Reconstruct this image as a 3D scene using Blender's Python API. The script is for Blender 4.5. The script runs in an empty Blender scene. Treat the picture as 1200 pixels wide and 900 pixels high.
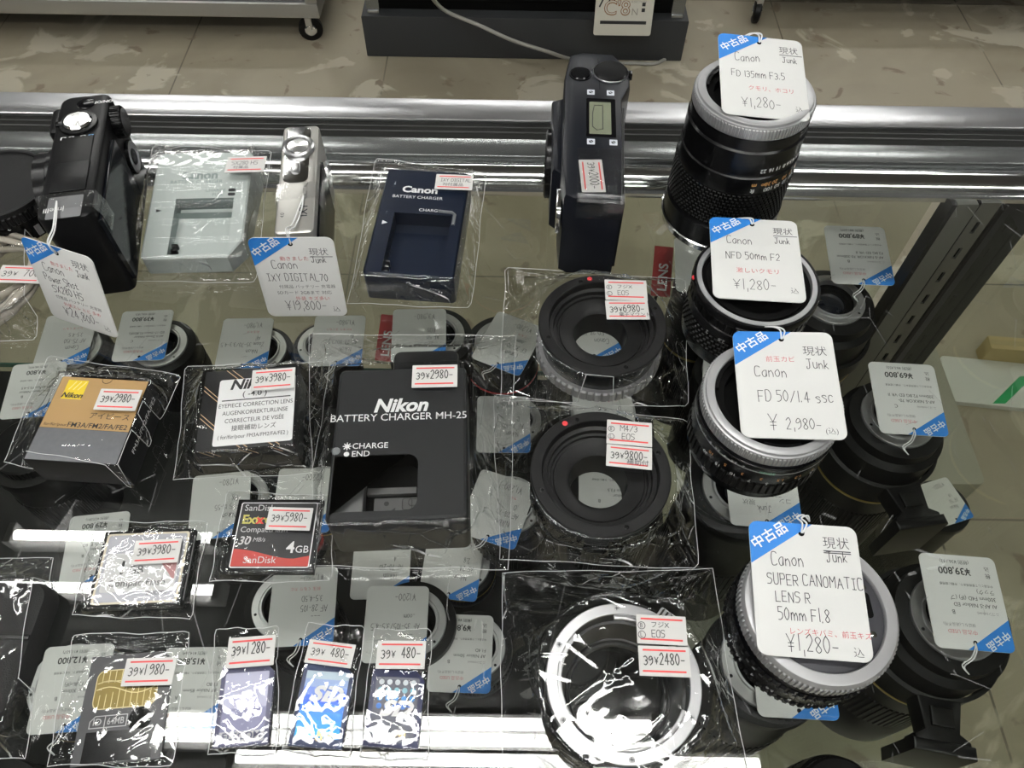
import bpy, bmesh, math, random
import numpy as np
from mathutils import Vector, Matrix, Euler, geometry
C = bpy.context.scene.collection
sc = bpy.context.scene
R = math.radians
ZG = 0.95                                    # height of the counter's glass top (m); local work is in mm above it
# ------------------------------------------------------------------ camera
FPX, HC, PIT, ROL = 902.0, 353.0, R(56.0), R(0.9)
_up0 = Vector((0, math.sin(PIT), math.cos(PIT))); CF = Vector((0, math.cos(PIT), -math.sin(PIT)))
CR = math.cos(ROL) * Vector((1, 0, 0)) + math.sin(ROL) * _up0
CU = -math.sin(ROL) * Vector((1, 0, 0)) + math.cos(ROL) * _up0
cd = bpy.data.cameras.new('camera'); cam = bpy.data.objects.new('camera', cd); C.objects.link(cam)
cd.sensor_width = 36; cd.lens = FPX / 1200 * 36; cd.clip_start = 0.01; cd.clip_end = 50
cam.matrix_world = Matrix(((CR.x, CU.x, -CF.x, 0), (CR.y, CU.y, -CF.y, 0), (CR.z, CU.z, -CF.z, ZG + HC / 1000), (0, 0, 0, 1)))
sc.camera = cam
# ------------------------------------------------------------------ world, lights, exposure
w = bpy.data.worlds.new('shop_air'); sc.world = w; w.use_nodes = True
w.node_tree.nodes['Background'].inputs[0].default_value = (0.92, 0.93, 0.92, 1)
w.node_tree.nodes['Background'].inputs[1].default_value = 0.10
TUBE = 30.0                                  # emission of the ceiling tubes
sc.view_settings.view_transform = 'Standard'; sc.view_settings.look = 'None'
sc.view_settings.gamma = 1; sc.view_settings.exposure = 0.0; sc.view_settings.use_curve_mapping = False
sc.cycles.transparent_max_bounces = 32; sc.cycles.max_bounces = 10; sc.cycles.sample_clamp_indirect = 8
sc.cycles.caustics_reflective = False; sc.cycles.caustics_refractive = False
# tubes: (y ahead of the camera, x from, x to), seen mirrored in the glass top; rows appended below are unseen, added for light
TUBES = [(0.71, -1.46, -.82), (0.863, -1.42, -.86), (0.338, -.92, .36), (0.376, -.92, .36), (0.292, -.66, .62)]
TUBES += [(-0.75 - d, x, x + 1.2) for d in (0, .13) for x in (-2.0, -.6, .8)]  # unseen rows from here on, added so the light is even
TUBES += [(-2.2 - d, x, x + 1.2) for d in (0, .13) for x in (-1.4, 0.2)]
TUBES += [(4.5 + d, x, x + 1.2) for d in (0, .13) for x in (-2.6, -.6, 1.4)]
TUBES += [(2.5 + d, x, x + 1.2) for d in (0, .13) for x in (-1.9, 0.75)]  # added to brighten the far end, kept out of the glass reflections
TUBES += [(1.5 + d, x, x + 1.2) for d in (0, .13) for x in (-3.6, 2.2)]

# ================================================================== helpers
def P(px, py, h=0.0):                        # photo pixel -> point (mm) on the level plane h mm above the glass top
    d = CR * ((px - 600) / FPX) - CU * ((py - 450) / FPX) + CF
    t = (h - HC) / d.z
    return Vector((d.x * t, d.y * t, h))

MATS = {}
def mat(name, col=(.5, .5, .5), rough=.5, metal=0., spec=.5, bump=None, emit=None, coat=0., var=None, aniso=0):
    if name in MATS: return MATS[name]
    m = bpy.data.materials.new(name); m.use_nodes = True; nt = m.node_tree; b = nt.nodes['Principled BSDF']
    b.inputs['Base Color'].default_value = (*col, 1); b.inputs['Roughness'].default_value = rough
    b.inputs['Metallic'].default_value = metal; b.inputs['Specular IOR Level'].default_value = spec
    b.inputs['Coat Weight'].default_value = coat; b.inputs['Anisotropic'].default_value = aniso
    if emit: b.inputs['Emission Color'].default_value = (*emit[0], 1); b.inputs['Emission Strength'].default_value = emit[1]
    if bump or var:
        tc = nt.nodes.new('ShaderNodeTexCoord')
        n = nt.nodes.new('ShaderNodeTexNoise'); n.inputs['Scale'].default_value = (bump or var)[0]; n.inputs['Detail'].default_value = 5
        nt.links.new(tc.outputs['Object'], n.inputs['Vector'])
        if bump:
            bp = nt.nodes.new('ShaderNodeBump'); bp.inputs['Strength'].default_value = bump[1]; bp.inputs['Distance'].default_value = .0004
            nt.links.new(n.outputs['Fac'], bp.inputs['Height']); nt.links.new(bp.outputs[0], b.inputs['Normal'])
        if var:
            mx = nt.nodes.new('ShaderNodeMix'); mx.data_type = 'RGBA'
            mx.inputs[6].default_value = (*col, 1); mx.inputs[7].default_value = (*var[1], 1)
            nt.links.new(n.outputs['Fac'], mx.inputs[0]); nt.links.new(mx.outputs[2], b.inputs['Base Color'])
    MATS[name] = m; return m

def sheet(name, tint, f0, rough, bump=None, scratch=False, gcol=(1, 1, 1)):   # thin clear sheet: lets light straight through, mirrors by angle
    m = bpy.data.materials.new(name); m.use_nodes = True; nt = m.node_tree; N = nt.nodes; L = nt.links
    N.remove(N['Principled BSDF']); out = N['Material Output']
    tr = N.new('ShaderNodeBsdfTransparent'); tr.inputs[0].default_value = (*tint, 1)
    gl = N.new('ShaderNodeBsdfGlossy'); gl.inputs['Roughness'].default_value = rough; gl.inputs[0].default_value = (*gcol, 1)
    lw = N.new('ShaderNodeLayerWeight'); lw.inputs[0].default_value = .5
    pw = N.new('ShaderNodeMath'); pw.operation = 'POWER'; pw.inputs[1].default_value = 5
    ma = N.new('ShaderNodeMath'); ma.operation = 'MULTIPLY_ADD'; ma.inputs[1].default_value = 1 - f0; ma.inputs[2].default_value = f0
    mix = N.new('ShaderNodeMixShader')
    L.new(lw.outputs['Facing'], pw.inputs[0]); L.new(pw.outputs[0], ma.inputs[0]); L.new(ma.outputs[0], mix.inputs[0])
    L.new(tr.outputs[0], mix.inputs[1]); L.new(gl.outputs[0], mix.inputs[2])
    tc = N.new('ShaderNodeTexCoord')
    if bump:
        ns = N.new('ShaderNodeTexNoise'); ns.inputs['Scale'].default_value = bump[0] * .6; ns.inputs['Detail'].default_value = 2; L.new(tc.outputs['Object'], ns.inputs['Vector'])
        sc_ = N.new('ShaderNodeVectorMath'); sc_.operation = 'SCALE'; sc_.inputs['Scale'].default_value = .9 / bump[0]; L.new(ns.outputs['Color'], sc_.inputs[0])
        ad = N.new('ShaderNodeVectorMath'); L.new(tc.outputs['Object'], ad.inputs[0]); L.new(sc_.outputs[0], ad.inputs[1]); tot = None
        for k, (s_, w_, a_) in enumerate(((1, .035, 1.), (2.6, .06, .35))):   # sharp folds along cell borders, broken up by noise
            vo = N.new('ShaderNodeTexVoronoi'); vo.feature = 'DISTANCE_TO_EDGE'; vo.inputs['Scale'].default_value = bump[0] * s_; L.new(ad.outputs[0], vo.inputs['Vector'])
            mr = N.new('ShaderNodeMapRange'); mr.interpolation_type = 'SMOOTHSTEP'; mr.inputs[1].default_value = 0; mr.inputs[2].default_value = w_; mr.inputs[3].default_value = a_; mr.inputs[4].default_value = 0; L.new(vo.outputs['Distance'], mr.inputs[0])
            n2 = N.new('ShaderNodeTexNoise'); n2.inputs['Scale'].default_value = bump[0] * .45 * s_; L.new(tc.outputs['Object'], n2.inputs['Vector'])
            m2 = N.new('ShaderNodeMapRange'); m2.inputs[1].default_value = bump[3] if len(bump) > 3 else .5; m2.inputs[2].default_value = m2.inputs[1].default_value + .12; L.new(n2.outputs['Fac'], m2.inputs[0])
            mu = N.new('ShaderNodeMath'); mu.operation = 'MULTIPLY'; L.new(mr.outputs[0], mu.inputs[0]); L.new(m2.outputs[0], mu.inputs[1])
            if tot is None: tot = mu
            else:
                t2 = N.new('ShaderNodeMath'); t2.operation = 'ADD'; L.new(tot.outputs[0], t2.inputs[0]); L.new(mu.outputs[0], t2.inputs[1]); tot = t2
        bp = N.new('ShaderNodeBump'); bp.inputs['Strength'].default_value = bump[1]; bp.inputs['Distance'].default_value = bump[2]
        L.new(tot.outputs[0], bp.inputs['Height']); L.new(bp.outputs[0], gl.inputs['Normal']); L.new(bp.outputs[0], lw.inputs['Normal'])
    last = mix
    if scratch:                              # fine worn scratches: thin cell borders of two stretched patterns
        fac = None
        for rot, scl in ((.5, 9), (2.0, 12), (1.2, 7)):
            mp = N.new('ShaderNodeMapping'); mp.inputs['Rotation'].default_value = (0, 0, rot); mp.inputs['Scale'].default_value = (scl, scl * .7, scl)
            vo = N.new('ShaderNodeTexVoronoi'); vo.feature = 'DISTANCE_TO_EDGE'; vo.inputs['Scale'].default_value = 1.6
            L.new(tc.outputs['Object'], mp.inputs[0]); L.new(mp.outputs[0], vo.inputs['Vector'])
            lt = N.new('ShaderNodeMath'); lt.operation = 'LESS_THAN'; lt.inputs[1].default_value = .0026
            L.new(vo.outputs['Distance'], lt.inputs[0])
            ns = N.new('ShaderNodeTexNoise'); ns.inputs['Scale'].default_value = 22 + 9 * rot; L.new(tc.outputs['Object'], ns.inputs['Vector'])
            gt = N.new('ShaderNodeMath'); gt.operation = 'GREATER_THAN'; gt.inputs[1].default_value = .57; L.new(ns.outputs['Fac'], gt.inputs[0])
            mu = N.new('ShaderNodeMath'); mu.operation = 'MULTIPLY'; L.new(lt.outputs[0], mu.inputs[0]); L.new(gt.outputs[0], mu.inputs[1])
            if fac is None: fac = mu
            else:
                mx = N.new('ShaderNodeMath'); mx.operation = 'MAXIMUM'; L.new(fac.outputs[0], mx.inputs[0]); L.new(mu.outputs[0], mx.inputs[1]); fac = mx
        sf = N.new('ShaderNodeMath'); sf.operation = 'MULTIPLY'; sf.inputs[1].default_value = .16; L.new(fac.outputs[0], sf.inputs[0])
        df = N.new('ShaderNodeBsdfDiffuse'); df.inputs[0].default_value = (.8, .8, .8, 1)
        m2 = N.new('ShaderNodeMixShader'); L.new(sf.outputs[0], m2.inputs[0]); L.new(mix.outputs[0], m2.inputs[1]); L.new(df.outputs[0], m2.inputs[2]); last = m2
    L.new(last.outputs[0], out.inputs[0]); MATS[name] = m; return m

WHITE = mat('tag_card', (.715, .715, .70), .55); BLUE = mat('tag_blue', (.02, .20, .62), .5); INK = mat('pen_ink', (.035, .035, .045), .6)
PRINT = mat('print_black', (.02, .02, .02), .5); RED = mat('red_pen', (.62, .05, .07), .6); SRED = mat('sticker_red', (.72, .07, .07), .5)
STK = mat('sticker_paper', (.62, .61, .595), .5); STR = mat('white_string', (.85, .85, .85), .7); PWHITE = mat('print_white', (.82, .82, .82), .5)
BLK = mat('black_plastic', (.0055, .0055, .006), .34, spec=.2); BLKG = mat('gloss_black', (.004, .004, .005), .15, spec=.3)
BLKM = mat('black_metal', (.005, .005, .0055), .24, spec=.3); RUB = mat('black_rubber', (.005, .005, .005), .4, spec=.2); CAV = mat('matt_black', (.003, .003, .003), .7, spec=.1)
CHR = mat('chrome', (.78, .78, .78), .12, 1.); SIL = mat('satin_silver', (.46, .46, .47), .40, .6); STEEL = mat('brushed_steel', (.62, .62, .63), .28, 1., aniso=.3)
ORNG = mat('orange_print', (.75, .36, .12), .5); GRN = mat('green_print', (.35, .7, .5), .5); REDDOT = mat('red_dot', (.75, .04, .05), .4)
ELEM = mat('lens_glass', (.01, .012, .018), .03, spec=.9, coat=1.); GOLDP = mat('gold_print', (.62, .5, .24), .35, .6)
DGREY = mat('dark_grey_plastic', (.021, .022, .023), .42, spec=.25); FILM = sheet('cellophane', (.962, .962, .962), .095, .045, bump=(30, 1., .0013, .49)); FILMT = sheet('taut_cellophane', (.975, .975, .975), .055, .05, bump=(16, .4, .0004, .57)); FILM2 = sheet('crumpled_cellophane', (.97, .97, .97), .09, .05, bump=(48, 1., .0013, .46))
EDGE = mat('film_fold', (.85, .86, .86), .15, spec=.9); TAPE = sheet('clear_tape', (.93, .93, .93), .08, .10, bump=(160, .5, .0004))

class MB:
    def __init__(s): s.v = []; s.f = []; s.mi = []; s.mats = []; s.M = None
    def add(s, vs, fs, m):
        if m not in s.mats: s.mats.append(m)
        k = s.mats.index(m); o = len(s.v)
        for v in vs:
            v = Vector(v); s.v.append(s.M @ v if s.M else v)
        for f in fs: s.f.append([i + o for i in f]); s.mi.append(k)
    def build(s, name, parent=None, ang=32, smooth=True):
        me = bpy.data.meshes.new(name); me.from_pydata([v * .001 for v in s.v], [], s.f)
        for m in s.mats: me.materials.append(m)
        me.polygons.foreach_set('material_index', s.mi)
        bm = bmesh.new(); bm.from_mesh(me); bmesh.ops.recalc_face_normals(bm, faces=bm.faces[:]) if smooth != 'flat' else None
        bm.to_mesh(me); bm.free()
        if smooth is True: me.shade_smooth(); me.set_sharp_from_angle(angle=R(ang))
        elif smooth == 'all': me.shade_smooth()
        o = bpy.data.objects.new(name, me); C.objects.link(o)
        if parent: o.parent = parent
        return o
    # ---- shapes (mm)
    def rings(s, rings, m, cap0=True, cap1=True):
        n = len(rings[0]); vs = [v for r in rings for v in r]; fs = []
        for k in range(len(rings) - 1):
            for i in range(n): j = (i + 1) % n; fs.append((k * n + i, k * n + j, (k + 1) * n + j, (k + 1) * n + i))
        if cap0: fs.append(tuple(range(n))[::-1])
        if cap1: fs.append(tuple(range((len(rings) - 1) * n, len(rings) * n)))
        s.add(vs, fs, m)
    def slab(s, out, z0, z1, m, ch=.4, chb=0):
        rs = []
        if chb: rs.append([(*p, z0) for p in inset(out, chb)]); rs.append([(*p, z0 + chb) for p in out])
        else: rs.append([(*p, z0) for p in out])
        if ch:
            rs.append([(*p, z1 - ch) for p in out]); rs.append([(*p, z1 - ch * .3) for p in inset(out, ch * .3)]); rs.append([(*p, z1) for p in inset(out, ch)])
        else: rs.append([(*p, z1) for p in out])
        s.rings(rs, m)
    def box(s, x0, x1, y0, y1, z0, z1, m, ch=0): s.slab([(x0, y0), (x1, y0), (x1, y1), (x0, y1)], z0, z1, m, ch, ch)
    def poly(s, loops, z, m):                # flat face, later loops are holes
        t = geometry.tessellate_polygon([[Vector((*p, 0)) for p in l] for l in loops]); pts = [(*p, z) for l in loops for p in l]
        s.add(pts, t, m)
    def wall(s, loop, z0, z1, m, loop1=None):
        n = len(loop); l1 = loop1 or loop
        s.add([(*p, z0) for p in loop] + [(*p, z1) for p in l1], [(i, (i + 1) % n, n + (i + 1) % n, n + i) for i in range(n)], m)
    def lathe(s, prof, m, n=72, cx=0, cy=0):
        rs = [[(cx + r * math.cos(2 * math.pi * i / n), cy + r * math.sin(2 * math.pi * i / n), z) for i in range(n)] for r, z in prof]
        vs = [v for r in rs for v in r]; fs = []
        for k in range(len(rs) - 1):
            for i in range(n): j = (i + 1) % n; fs.append((k * n + i, k * n + j, (k + 1) * n + j, (k + 1) * n + i))
        s.add(vs, fs, m)
    def disc(s, x, y, r, z, m, n=20): s.poly([circ(r, n, x, y)], z, m)
    def knurl(s, r, z0, z1, n, d, m, duty=.55):
        rs = []
        for z, dr in ((z0, -d), (z0 + d, 0), (z1 - d, 0), (z1, -d)):
            ring = []
            for i in range(n):
                for a, rr in ((0, r - d), (.08, r), (duty, r), (duty + .08, r - d)):
                    t = 2 * math.pi * (i + a) / n; q = min(rr, r + dr if rr == r else rr); ring.append((q * math.cos(t), q * math.sin(t), z))
            rs.append(ring)
        s.rings(rs, m, False, False)
    def bumps(s, r, z0, z1, rows, n, d, m):
        dz = (z1 - z0) / rows
        for k in range(rows):
            for i in range(n):
                a = 2 * math.pi * (i + .5 * (k % 2)) / n; da = 2 * math.pi / n * .33; q = []
                for rr, e in ((r, 1), (r + d, .6)):
                    for u, v in ((-1, -1), (1, -1), (1, 1), (-1, 1)):
                        t = a + u * da * e; q.append((rr * math.cos(t), rr * math.sin(t), z0 + dz * (k + .5 + .33 * v * e)))
                s.add(q, [(4, 5, 6, 7), (0, 1, 5, 4), (1, 2, 6, 5), (2, 3, 7, 6), (3, 0, 4, 7)], m)
    def tube(s, pts, r, m, n=6, closed=False):
        pts = [Vector(p) for p in pts]; rs = []; K = len(pts); prev = None
        for k in range(K):
            a = pts[(k - 1) % K if closed else max(k - 1, 0)]; b = pts[(k + 1) % K if closed else min(k + 1, K - 1)]; t = (b - a).normalized()
            u = t.cross(Vector((0, 0, 1))) if prev is None else prev - t * prev.dot(t)
            if u.length < 1e-4: u = t.cross(Vector((1, 0, 0)))
            u.normalize(); prev = u; v = t.cross(u)
            rs.append([tuple(pts[k] + (u * math.cos(2 * math.pi * i / n) + v * math.sin(2 * math.pi * i / n)) * r) for i in range(n)])
        if closed: rs.append(rs[0])
        s.rings(rs, m, not closed, not closed)
    def ribbon(s, pts, wd, z, m):
        for (ax, ay), (bx, by) in zip(pts, pts[1:]):
            d = Vector((bx - ax, by - ay)); l = d.length
            if l < 1e-6: continue
            d /= l; nx, ny = -d.y * wd / 2, d.x * wd / 2; e = wd * .35; ax -= d.x * e; ay -= d.y * e; bx += d.x * e; by += d.y * e
            s.add([(ax + nx, ay + ny, z), (ax - nx, ay - ny, z), (bx - nx, by - ny, z), (bx + nx, by + ny, z)], [(0, 1, 2, 3)], m)
    def text(s, t, x, y, size, z, m, rot=0, al='C', bold=0, shear=0, sx=1, fn=None):
        vs, fs, wd = glyphs(t, bold, shear); off = {'L': 0, 'C': -wd / 2, 'R': -wd}[al]; c, sn = math.cos(rot), math.sin(rot); o = []
        for vx, vy in vs:
            a, b = (vx + off) * size * sx, vy * size
            o.append(fn(x + a, y + b) if fn else (x + a * c - b * sn, y + a * sn + b * c, z))
        s.add(o, fs, m)
    def pen(s, t, x, y, size, wd, z, m, rot=0, al='L', sx=1, gap=.16, rnd=None, slope=0):
        adv = 0; items = []
        for ch in t:
            if ch == ' ': adv += .38; continue
            st, gw = stroke(ch); items.append((st, adv)); adv += gw + gap
        off = {'L': 0, 'C': -adv / 2, 'R': -adv}[al]; c, sn = math.cos(rot), math.sin(rot)
        for st, a0 in items:
            jy = rnd.uniform(-.06, .06) if rnd else 0; js = rnd.uniform(.9, 1.1) if rnd else 1
            for ln in st:
                q = []
                for gx, gy in ln:
                    a, b = (gx + slope * gy + a0 + off) * size * sx, (gy * js + jy) * size
                    q.append((x + a * c - b * sn, y + a * sn + b * c))
                s.ribbon(q, wd, z, m)
        return adv * size * sx

def inset(out, d):
    n = len(out); r = []; A = sum(out[i][0] * out[(i + 1) % n][1] - out[(i + 1) % n][0] * out[i][1] for i in range(n)); sg = 1 if A > 0 else -1
    for i in range(n):
        a, b, c = Vector(out[i - 1]), Vector(out[i]), Vector(out[(i + 1) % n]); e1 = (b - a).normalized(); e2 = (c - b).normalized()
        n1 = Vector((-e1.y, e1.x)) * sg; n2 = Vector((-e2.y, e2.x)) * sg; v = n1 + n2; v = v / max(v.length_squared, .2) * 2 * d
        r.append((b.x + v.x, b.y + v.y))
    return r
def circ(r, n=48, x=0, y=0, a0=0): return [(x + r * math.cos(a0 + 2 * math.pi * i / n), y + r * math.sin(a0 + 2 * math.pi * i / n)) for i in range(n)]
def rrect(w, l, r, x=0, y=0, n=5):
    if not isinstance(r, (tuple, list)): r = (r,) * 4           # TR, TL, BL, BR
    o = []
    for (sx, sy), a0, q in zip(((1, 1), (-1, 1), (-1, -1), (1, -1)), (0, 90, 180, 270), r):
        cx, cy = x + sx * (w / 2 - q), y + sy * (l / 2 - q)
        if q < .01: o.append((cx, cy)); continue
        for k in range(n + 1): a = R(a0 + 90 * k / n); o.append((cx + q * math.cos(a), cy + q * math.sin(a)))
    return o
_gc = {}
def glyphs(t, bold=0, shear=0):
    k = (t, bold, shear)
    if k not in _gc:
        c = bpy.data.curves.new('txt', 'FONT'); c.body = t; c.resolution_u = 3; c.offset = bold; c.shear = shear
        o = bpy.data.objects.new('txt', c); me = bpy.data.meshes.new_from_object(o)
        vs = [(v.co.x, v.co.y) for v in me.vertices]; fs = [tuple(p.vertices) for p in me.polygons]
        mx = max((v[0] for v in vs), default=0); mn = min((v[0] for v in vs), default=0)
        _gc[k] = ([(a - mn, b) for a, b in vs], fs, mx - mn); bpy.data.objects.remove(o); bpy.data.curves.remove(c); bpy.data.meshes.remove(me)
    return _gc[k]
GL = {'A': '003A60 1454', 'B': '0A00 0A3A49473605 053644423000', 'C': '~594A1A0703104051', 'D': '0A00 ~0A3A57533000', 'E': '5A0A0050 0545', 'F': '5A0A00 0545',
 'G': '~594A1A0703104052 525535', 'H': '0A00 5A50 0555', 'I': '0A4A 2A20 0040', 'J': '0A5A ~3A32200002', 'K': '0A00 5A0550', 'L': '0A0050', 'M': '000A356A60', 'N': '000A505A', 'O': '~2A0703104053574A2A',
 'P': '0A00 0A4A58564505', 'R': '0A00 0A4A58564505 2550', 'S': '~594A1A08164553413000', 'T': '0A6A 3A30', 'U': '~0A031040535A', 'V': '0A305A', 'X': '0A50 5A00', 'Y': '0A35 6A3530', 'Z': '0A5A0050',
 'a': '~4626040210304446 4640', 'n': '0600 ~0426354340', 'o': '~260402103042443626', 'm': '~04162633 0600 3330 ~3345566360', 'e': '~03434536160402103041', 'r': '0600 ~04152636', 'w': '0610243046',
 'h': '0A00 ~0426364440', 'k': '0A00 3602 1340', 'u': '~060210304246 4640', 't': '~29213140 0646', 's': '~4536160533423010', 'c': '~4536160402103041', 'i': '1610', 'x': '0640 4600',
 '0': '~2A07032043472A', '1': '1A10', '2': '~082A3A484600 0040', '3': '~092A48462544422001', '4': '3A0353 3A30', '5': '4A0A06 ~062645422000', '6': '~3A1804022042442604',
 '7': '0A4A10', '8': '~25082A482502204225', '9': '~482606082A484310', '¥': '0A35 6A3530 1555 1353', ',': '111y', '.': '0001', '-': '0444', '/': '005A', '(': '2A1713 20', ')': '0A1713 00'}
_sc = {}
def stroke(ch):
    if ch in _sc: return _sc[ch]
    out = []; mx = .12
    for s in GL.get(ch, '0040').split():
        sm = s[0] == '~'; s = s.lstrip('~'); p = [((int(s[i], 11)) / 10, (-.25 if s[i + 1] == 'y' else int(s[i + 1], 11) / 10)) for i in range(0, len(s) - 1, 2)]
        if sm and len(p) > 2:
            q = [p[0]] + p + [p[-1]]; o = []
            for i in range(1, len(q) - 2):
                a, b, c, d = [Vector(v) for v in q[i - 1:i + 3]]
                for k in range(4):
                    t = k / 4; v = .5 * ((2 * b) + (c - a) * t + (2 * a - 5 * b + 4 * c - d) * t * t + (-a + 3 * b - 3 * c + d) * t ** 3); o.append((v.x, v.y))
            p = o + [p[-1]]
        out.append(p); mx = max(mx, max(v[0] for v in p))
    _sc[ch] = (out, mx); return _sc[ch]

def tag(o, label, cat, group=None):
    o['label'] = label; o['category'] = cat
    if group: o['group'] = group
    return o
def thing(name, label, cat, pos, rz=0, group=None, rot=None):     # Empty at the thing's base; pos in mm
    o = bpy.data.objects.new(name, None); C.objects.link(o); o.empty_display_size = .01
    o.location = (pos[0] / 1000, pos[1] / 1000, ZG + pos[2] / 1000); o.rotation_euler = rot or (0, 0, rz)
    return tag(o, label, cat, group)
def struct(o): o['kind'] = 'structure'; return o
def W(mb): mb.M = Matrix.Translation((0, 0, ZG * 1000)); return mb   # world-placed mesh, mm above the glass
def fitbox(q, h):                            # four photo corners TL,TR,BR,BL on the plane h -> centre, width, length, turn
    a, b, c, d = [P(*p, h) for p in q]; ce = (a + b + c + d) / 4; ux = ((b - a) + (c - d)) / 2; uy = ((a - d) + (b - c)) / 2
    return ce, ux.length, uy.length, math.atan2(ux.y, ux.x) * .5 + (math.atan2(uy.y, uy.x) - math.pi / 2) * .5

# ================================================================== price tags
def price_tag(label, pos, rot, w=48, l=58, hand=(), kanji=(), string=None, flip=False, group=None, hole=True, thin=(-.010, .88), seed=1):
    """hand: (text,x,y,size,red?) pen strokes; kanji: (text,x,y,size,ink) type; flip: the tag is turned half round"""
    rnd = random.Random(seed); M3 = rot if isinstance(rot, Matrix) else Euler(rot).to_matrix()
    if flip: M3 = M3 @ Matrix.Rotation(math.pi, 3, 'Z')
    t = thing('price_tag', label, 'price tag', pos, group=group, rot=M3.to_euler()); kx, ky = w / 48, l / 58
    if string and string[0] == 'world':      # string given in mm over the counter
        iv = (Matrix.Translation(Vector(pos)) @ M3.to_4x4()).inverted(); string = [tuple(iv @ Vector(p)) for p in string[1:]]
    b = MB(); b.slab(rrect(w, l, 4), 0, .5, WHITE, .12)
    if hole: b.disc(-.6 * kx, 24.6 * ky, 1.35, .56, CAV, 12)
    b.build('card', t)
    b = MB(); z = .58; o = rrect(w, l, (4, 3.9, 4, 4)); tl = [p for p in o if p[0] < 0 and p[1] > 0][:6]
    b.poly([[(4.5 * kx, l / 2 - .05)] + tl + [(-w / 2 + .05, 9.6 * ky)]], z, BLUE)
    ang = R(33)
    b.text('中古品', -13.9 * kx, 20.9 * ky, 5.9, z + .06, PWHITE, ang, bold=.02); b.build('corner_print', t, smooth=False)
    hb, rb = MB(), MB()
    for s, x, y, size, red in hand: (rb if red else hb).pen(s, x * kx, y * ky, size, .31, .64, RED if red else INK, rnd=rnd, sx=.84 * kx, gap=.22)
    for s, x, y, size, m in kanji:
        al = 'L'; g = rb if m in (RED, SRED) else hb
        if s == '_': g.ribbon([(x * kx, y * ky), (x * kx + size, y * ky)], .4, .64, m)
        else: g.text(s, x * kx, y * ky, size * thin[1], .64, m, al=al, bold=thin[0] if m in (INK, RED) else (.018 if m is PRINT and size > 6 else 0))
    if hb.v: hb.build('lettering', t, smooth=False)
    if rb.v: rb.build('red_lettering', t, smooth=False)
    if string:                               # points in the tag's own frame
        b = MB(); b.tube(smooth_pts([(-.6 * kx, 24.6 * ky, .2)] + string), .42, STR, 5); b.tube(smooth_pts([(-.6 * kx + .3, 24.6 * ky, .8)] + [(x + 1.6, y - .5, zz + .8) for x, y, zz in string[:-1]] + [string[-1]]), .42, STR, 5); b.build('string', t, smooth='all')
    return t
def smooth_pts(p, n=5):
    q = [Vector(v) for v in [p[0]] + list(p) + [p[-1]]]; o = []
    for i in range(1, len(q) - 2):
        a, b, c, d = q[i - 1:i + 3]
        for k in range(n):
            t = k / n; o.append(.5 * ((2 * b) + (c - a) * t + (2 * a - 5 * b + 4 * c - d) * t * t + (-a + 3 * b - 3 * c + d) * t ** 3))
    return o + [q[-1]]

def gun_price(b, s, x0, x1, ybase, hgt, z, pre=True):
    """label-gun figures: small 39 and yen sign, tall narrow figures"""
    n = len(s); adv = (x1 - x0) / (n + (3 if pre else 0)); x = x0
    if pre:
        for ch in '39': b.pen(ch, x, ybase, hgt * .78, hgt * .085, z, PRINT, sx=adv * .62 / (hgt * .78 * .42)); x += adv
        b.pen('¥', x, ybase + hgt * .1, hgt * .62, hgt * .07, z, PRINT, sx=adv * .7 / (hgt * .62 * .6)); x += adv
    for ch in s:
        if ch != ' ': b.pen(ch, x, ybase + hgt * .08, hgt, hgt * .09, z, PRINT, sx=adv * .68 / (hgt * .45))
        x += adv
def sticker(parent, q, h, price=None, notes=(), turn=0, base=None):
    """q: photo corners; h: height it lies at. Red lines printed on the paper, figures as a sub-part."""
    ce, w, l, a = fitbox(q, h)
    if turn: w, l = l, w; a += turn
    o = MB(); inv = base or Matrix.Identity(4)
    M = inv @ Matrix.Translation(ce) @ Matrix.Rotation(a, 4, 'Z'); o.M = M
    o.slab(rrect(w, l, .3), 0, .25, STK, 0)
    o.ribbon([(-w * .40, l * .36), (w * .42, l * .36)], l * .062, .31, SRED); o.ribbon([(-w * .42, -l * .34), (w * .40, -l * .34)], l * .062, .31, SRED)
    st = o.build('price_sticker', parent, smooth=False)
    b = MB(); b.M = M
    if price: gun_price(b, price, -w * .40, w * .43, -l * .14 if l < w * .6 else -l * .1, l * .37, .36)
    for s, x, y, size, kind in notes:
        if kind == 'o': b.tube([(x * w + 1.5 * math.cos(t * .4), y * l + 1.5 * math.sin(t * .4), .36) for t in range(16)], .13, INK, 4, True); b.pen(s, x * w - .5, y * l - .8, 1.7, .22, .36, INK)
        elif kind == 'k': b.text(s, x * w, y * l, size * l, .36, INK, al='L')
        else: b.pen(s, x * w, y * l, size * l, .28, .36, INK)
    if b.v: b.build('printed_price', st, smooth=False)
    return st

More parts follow.
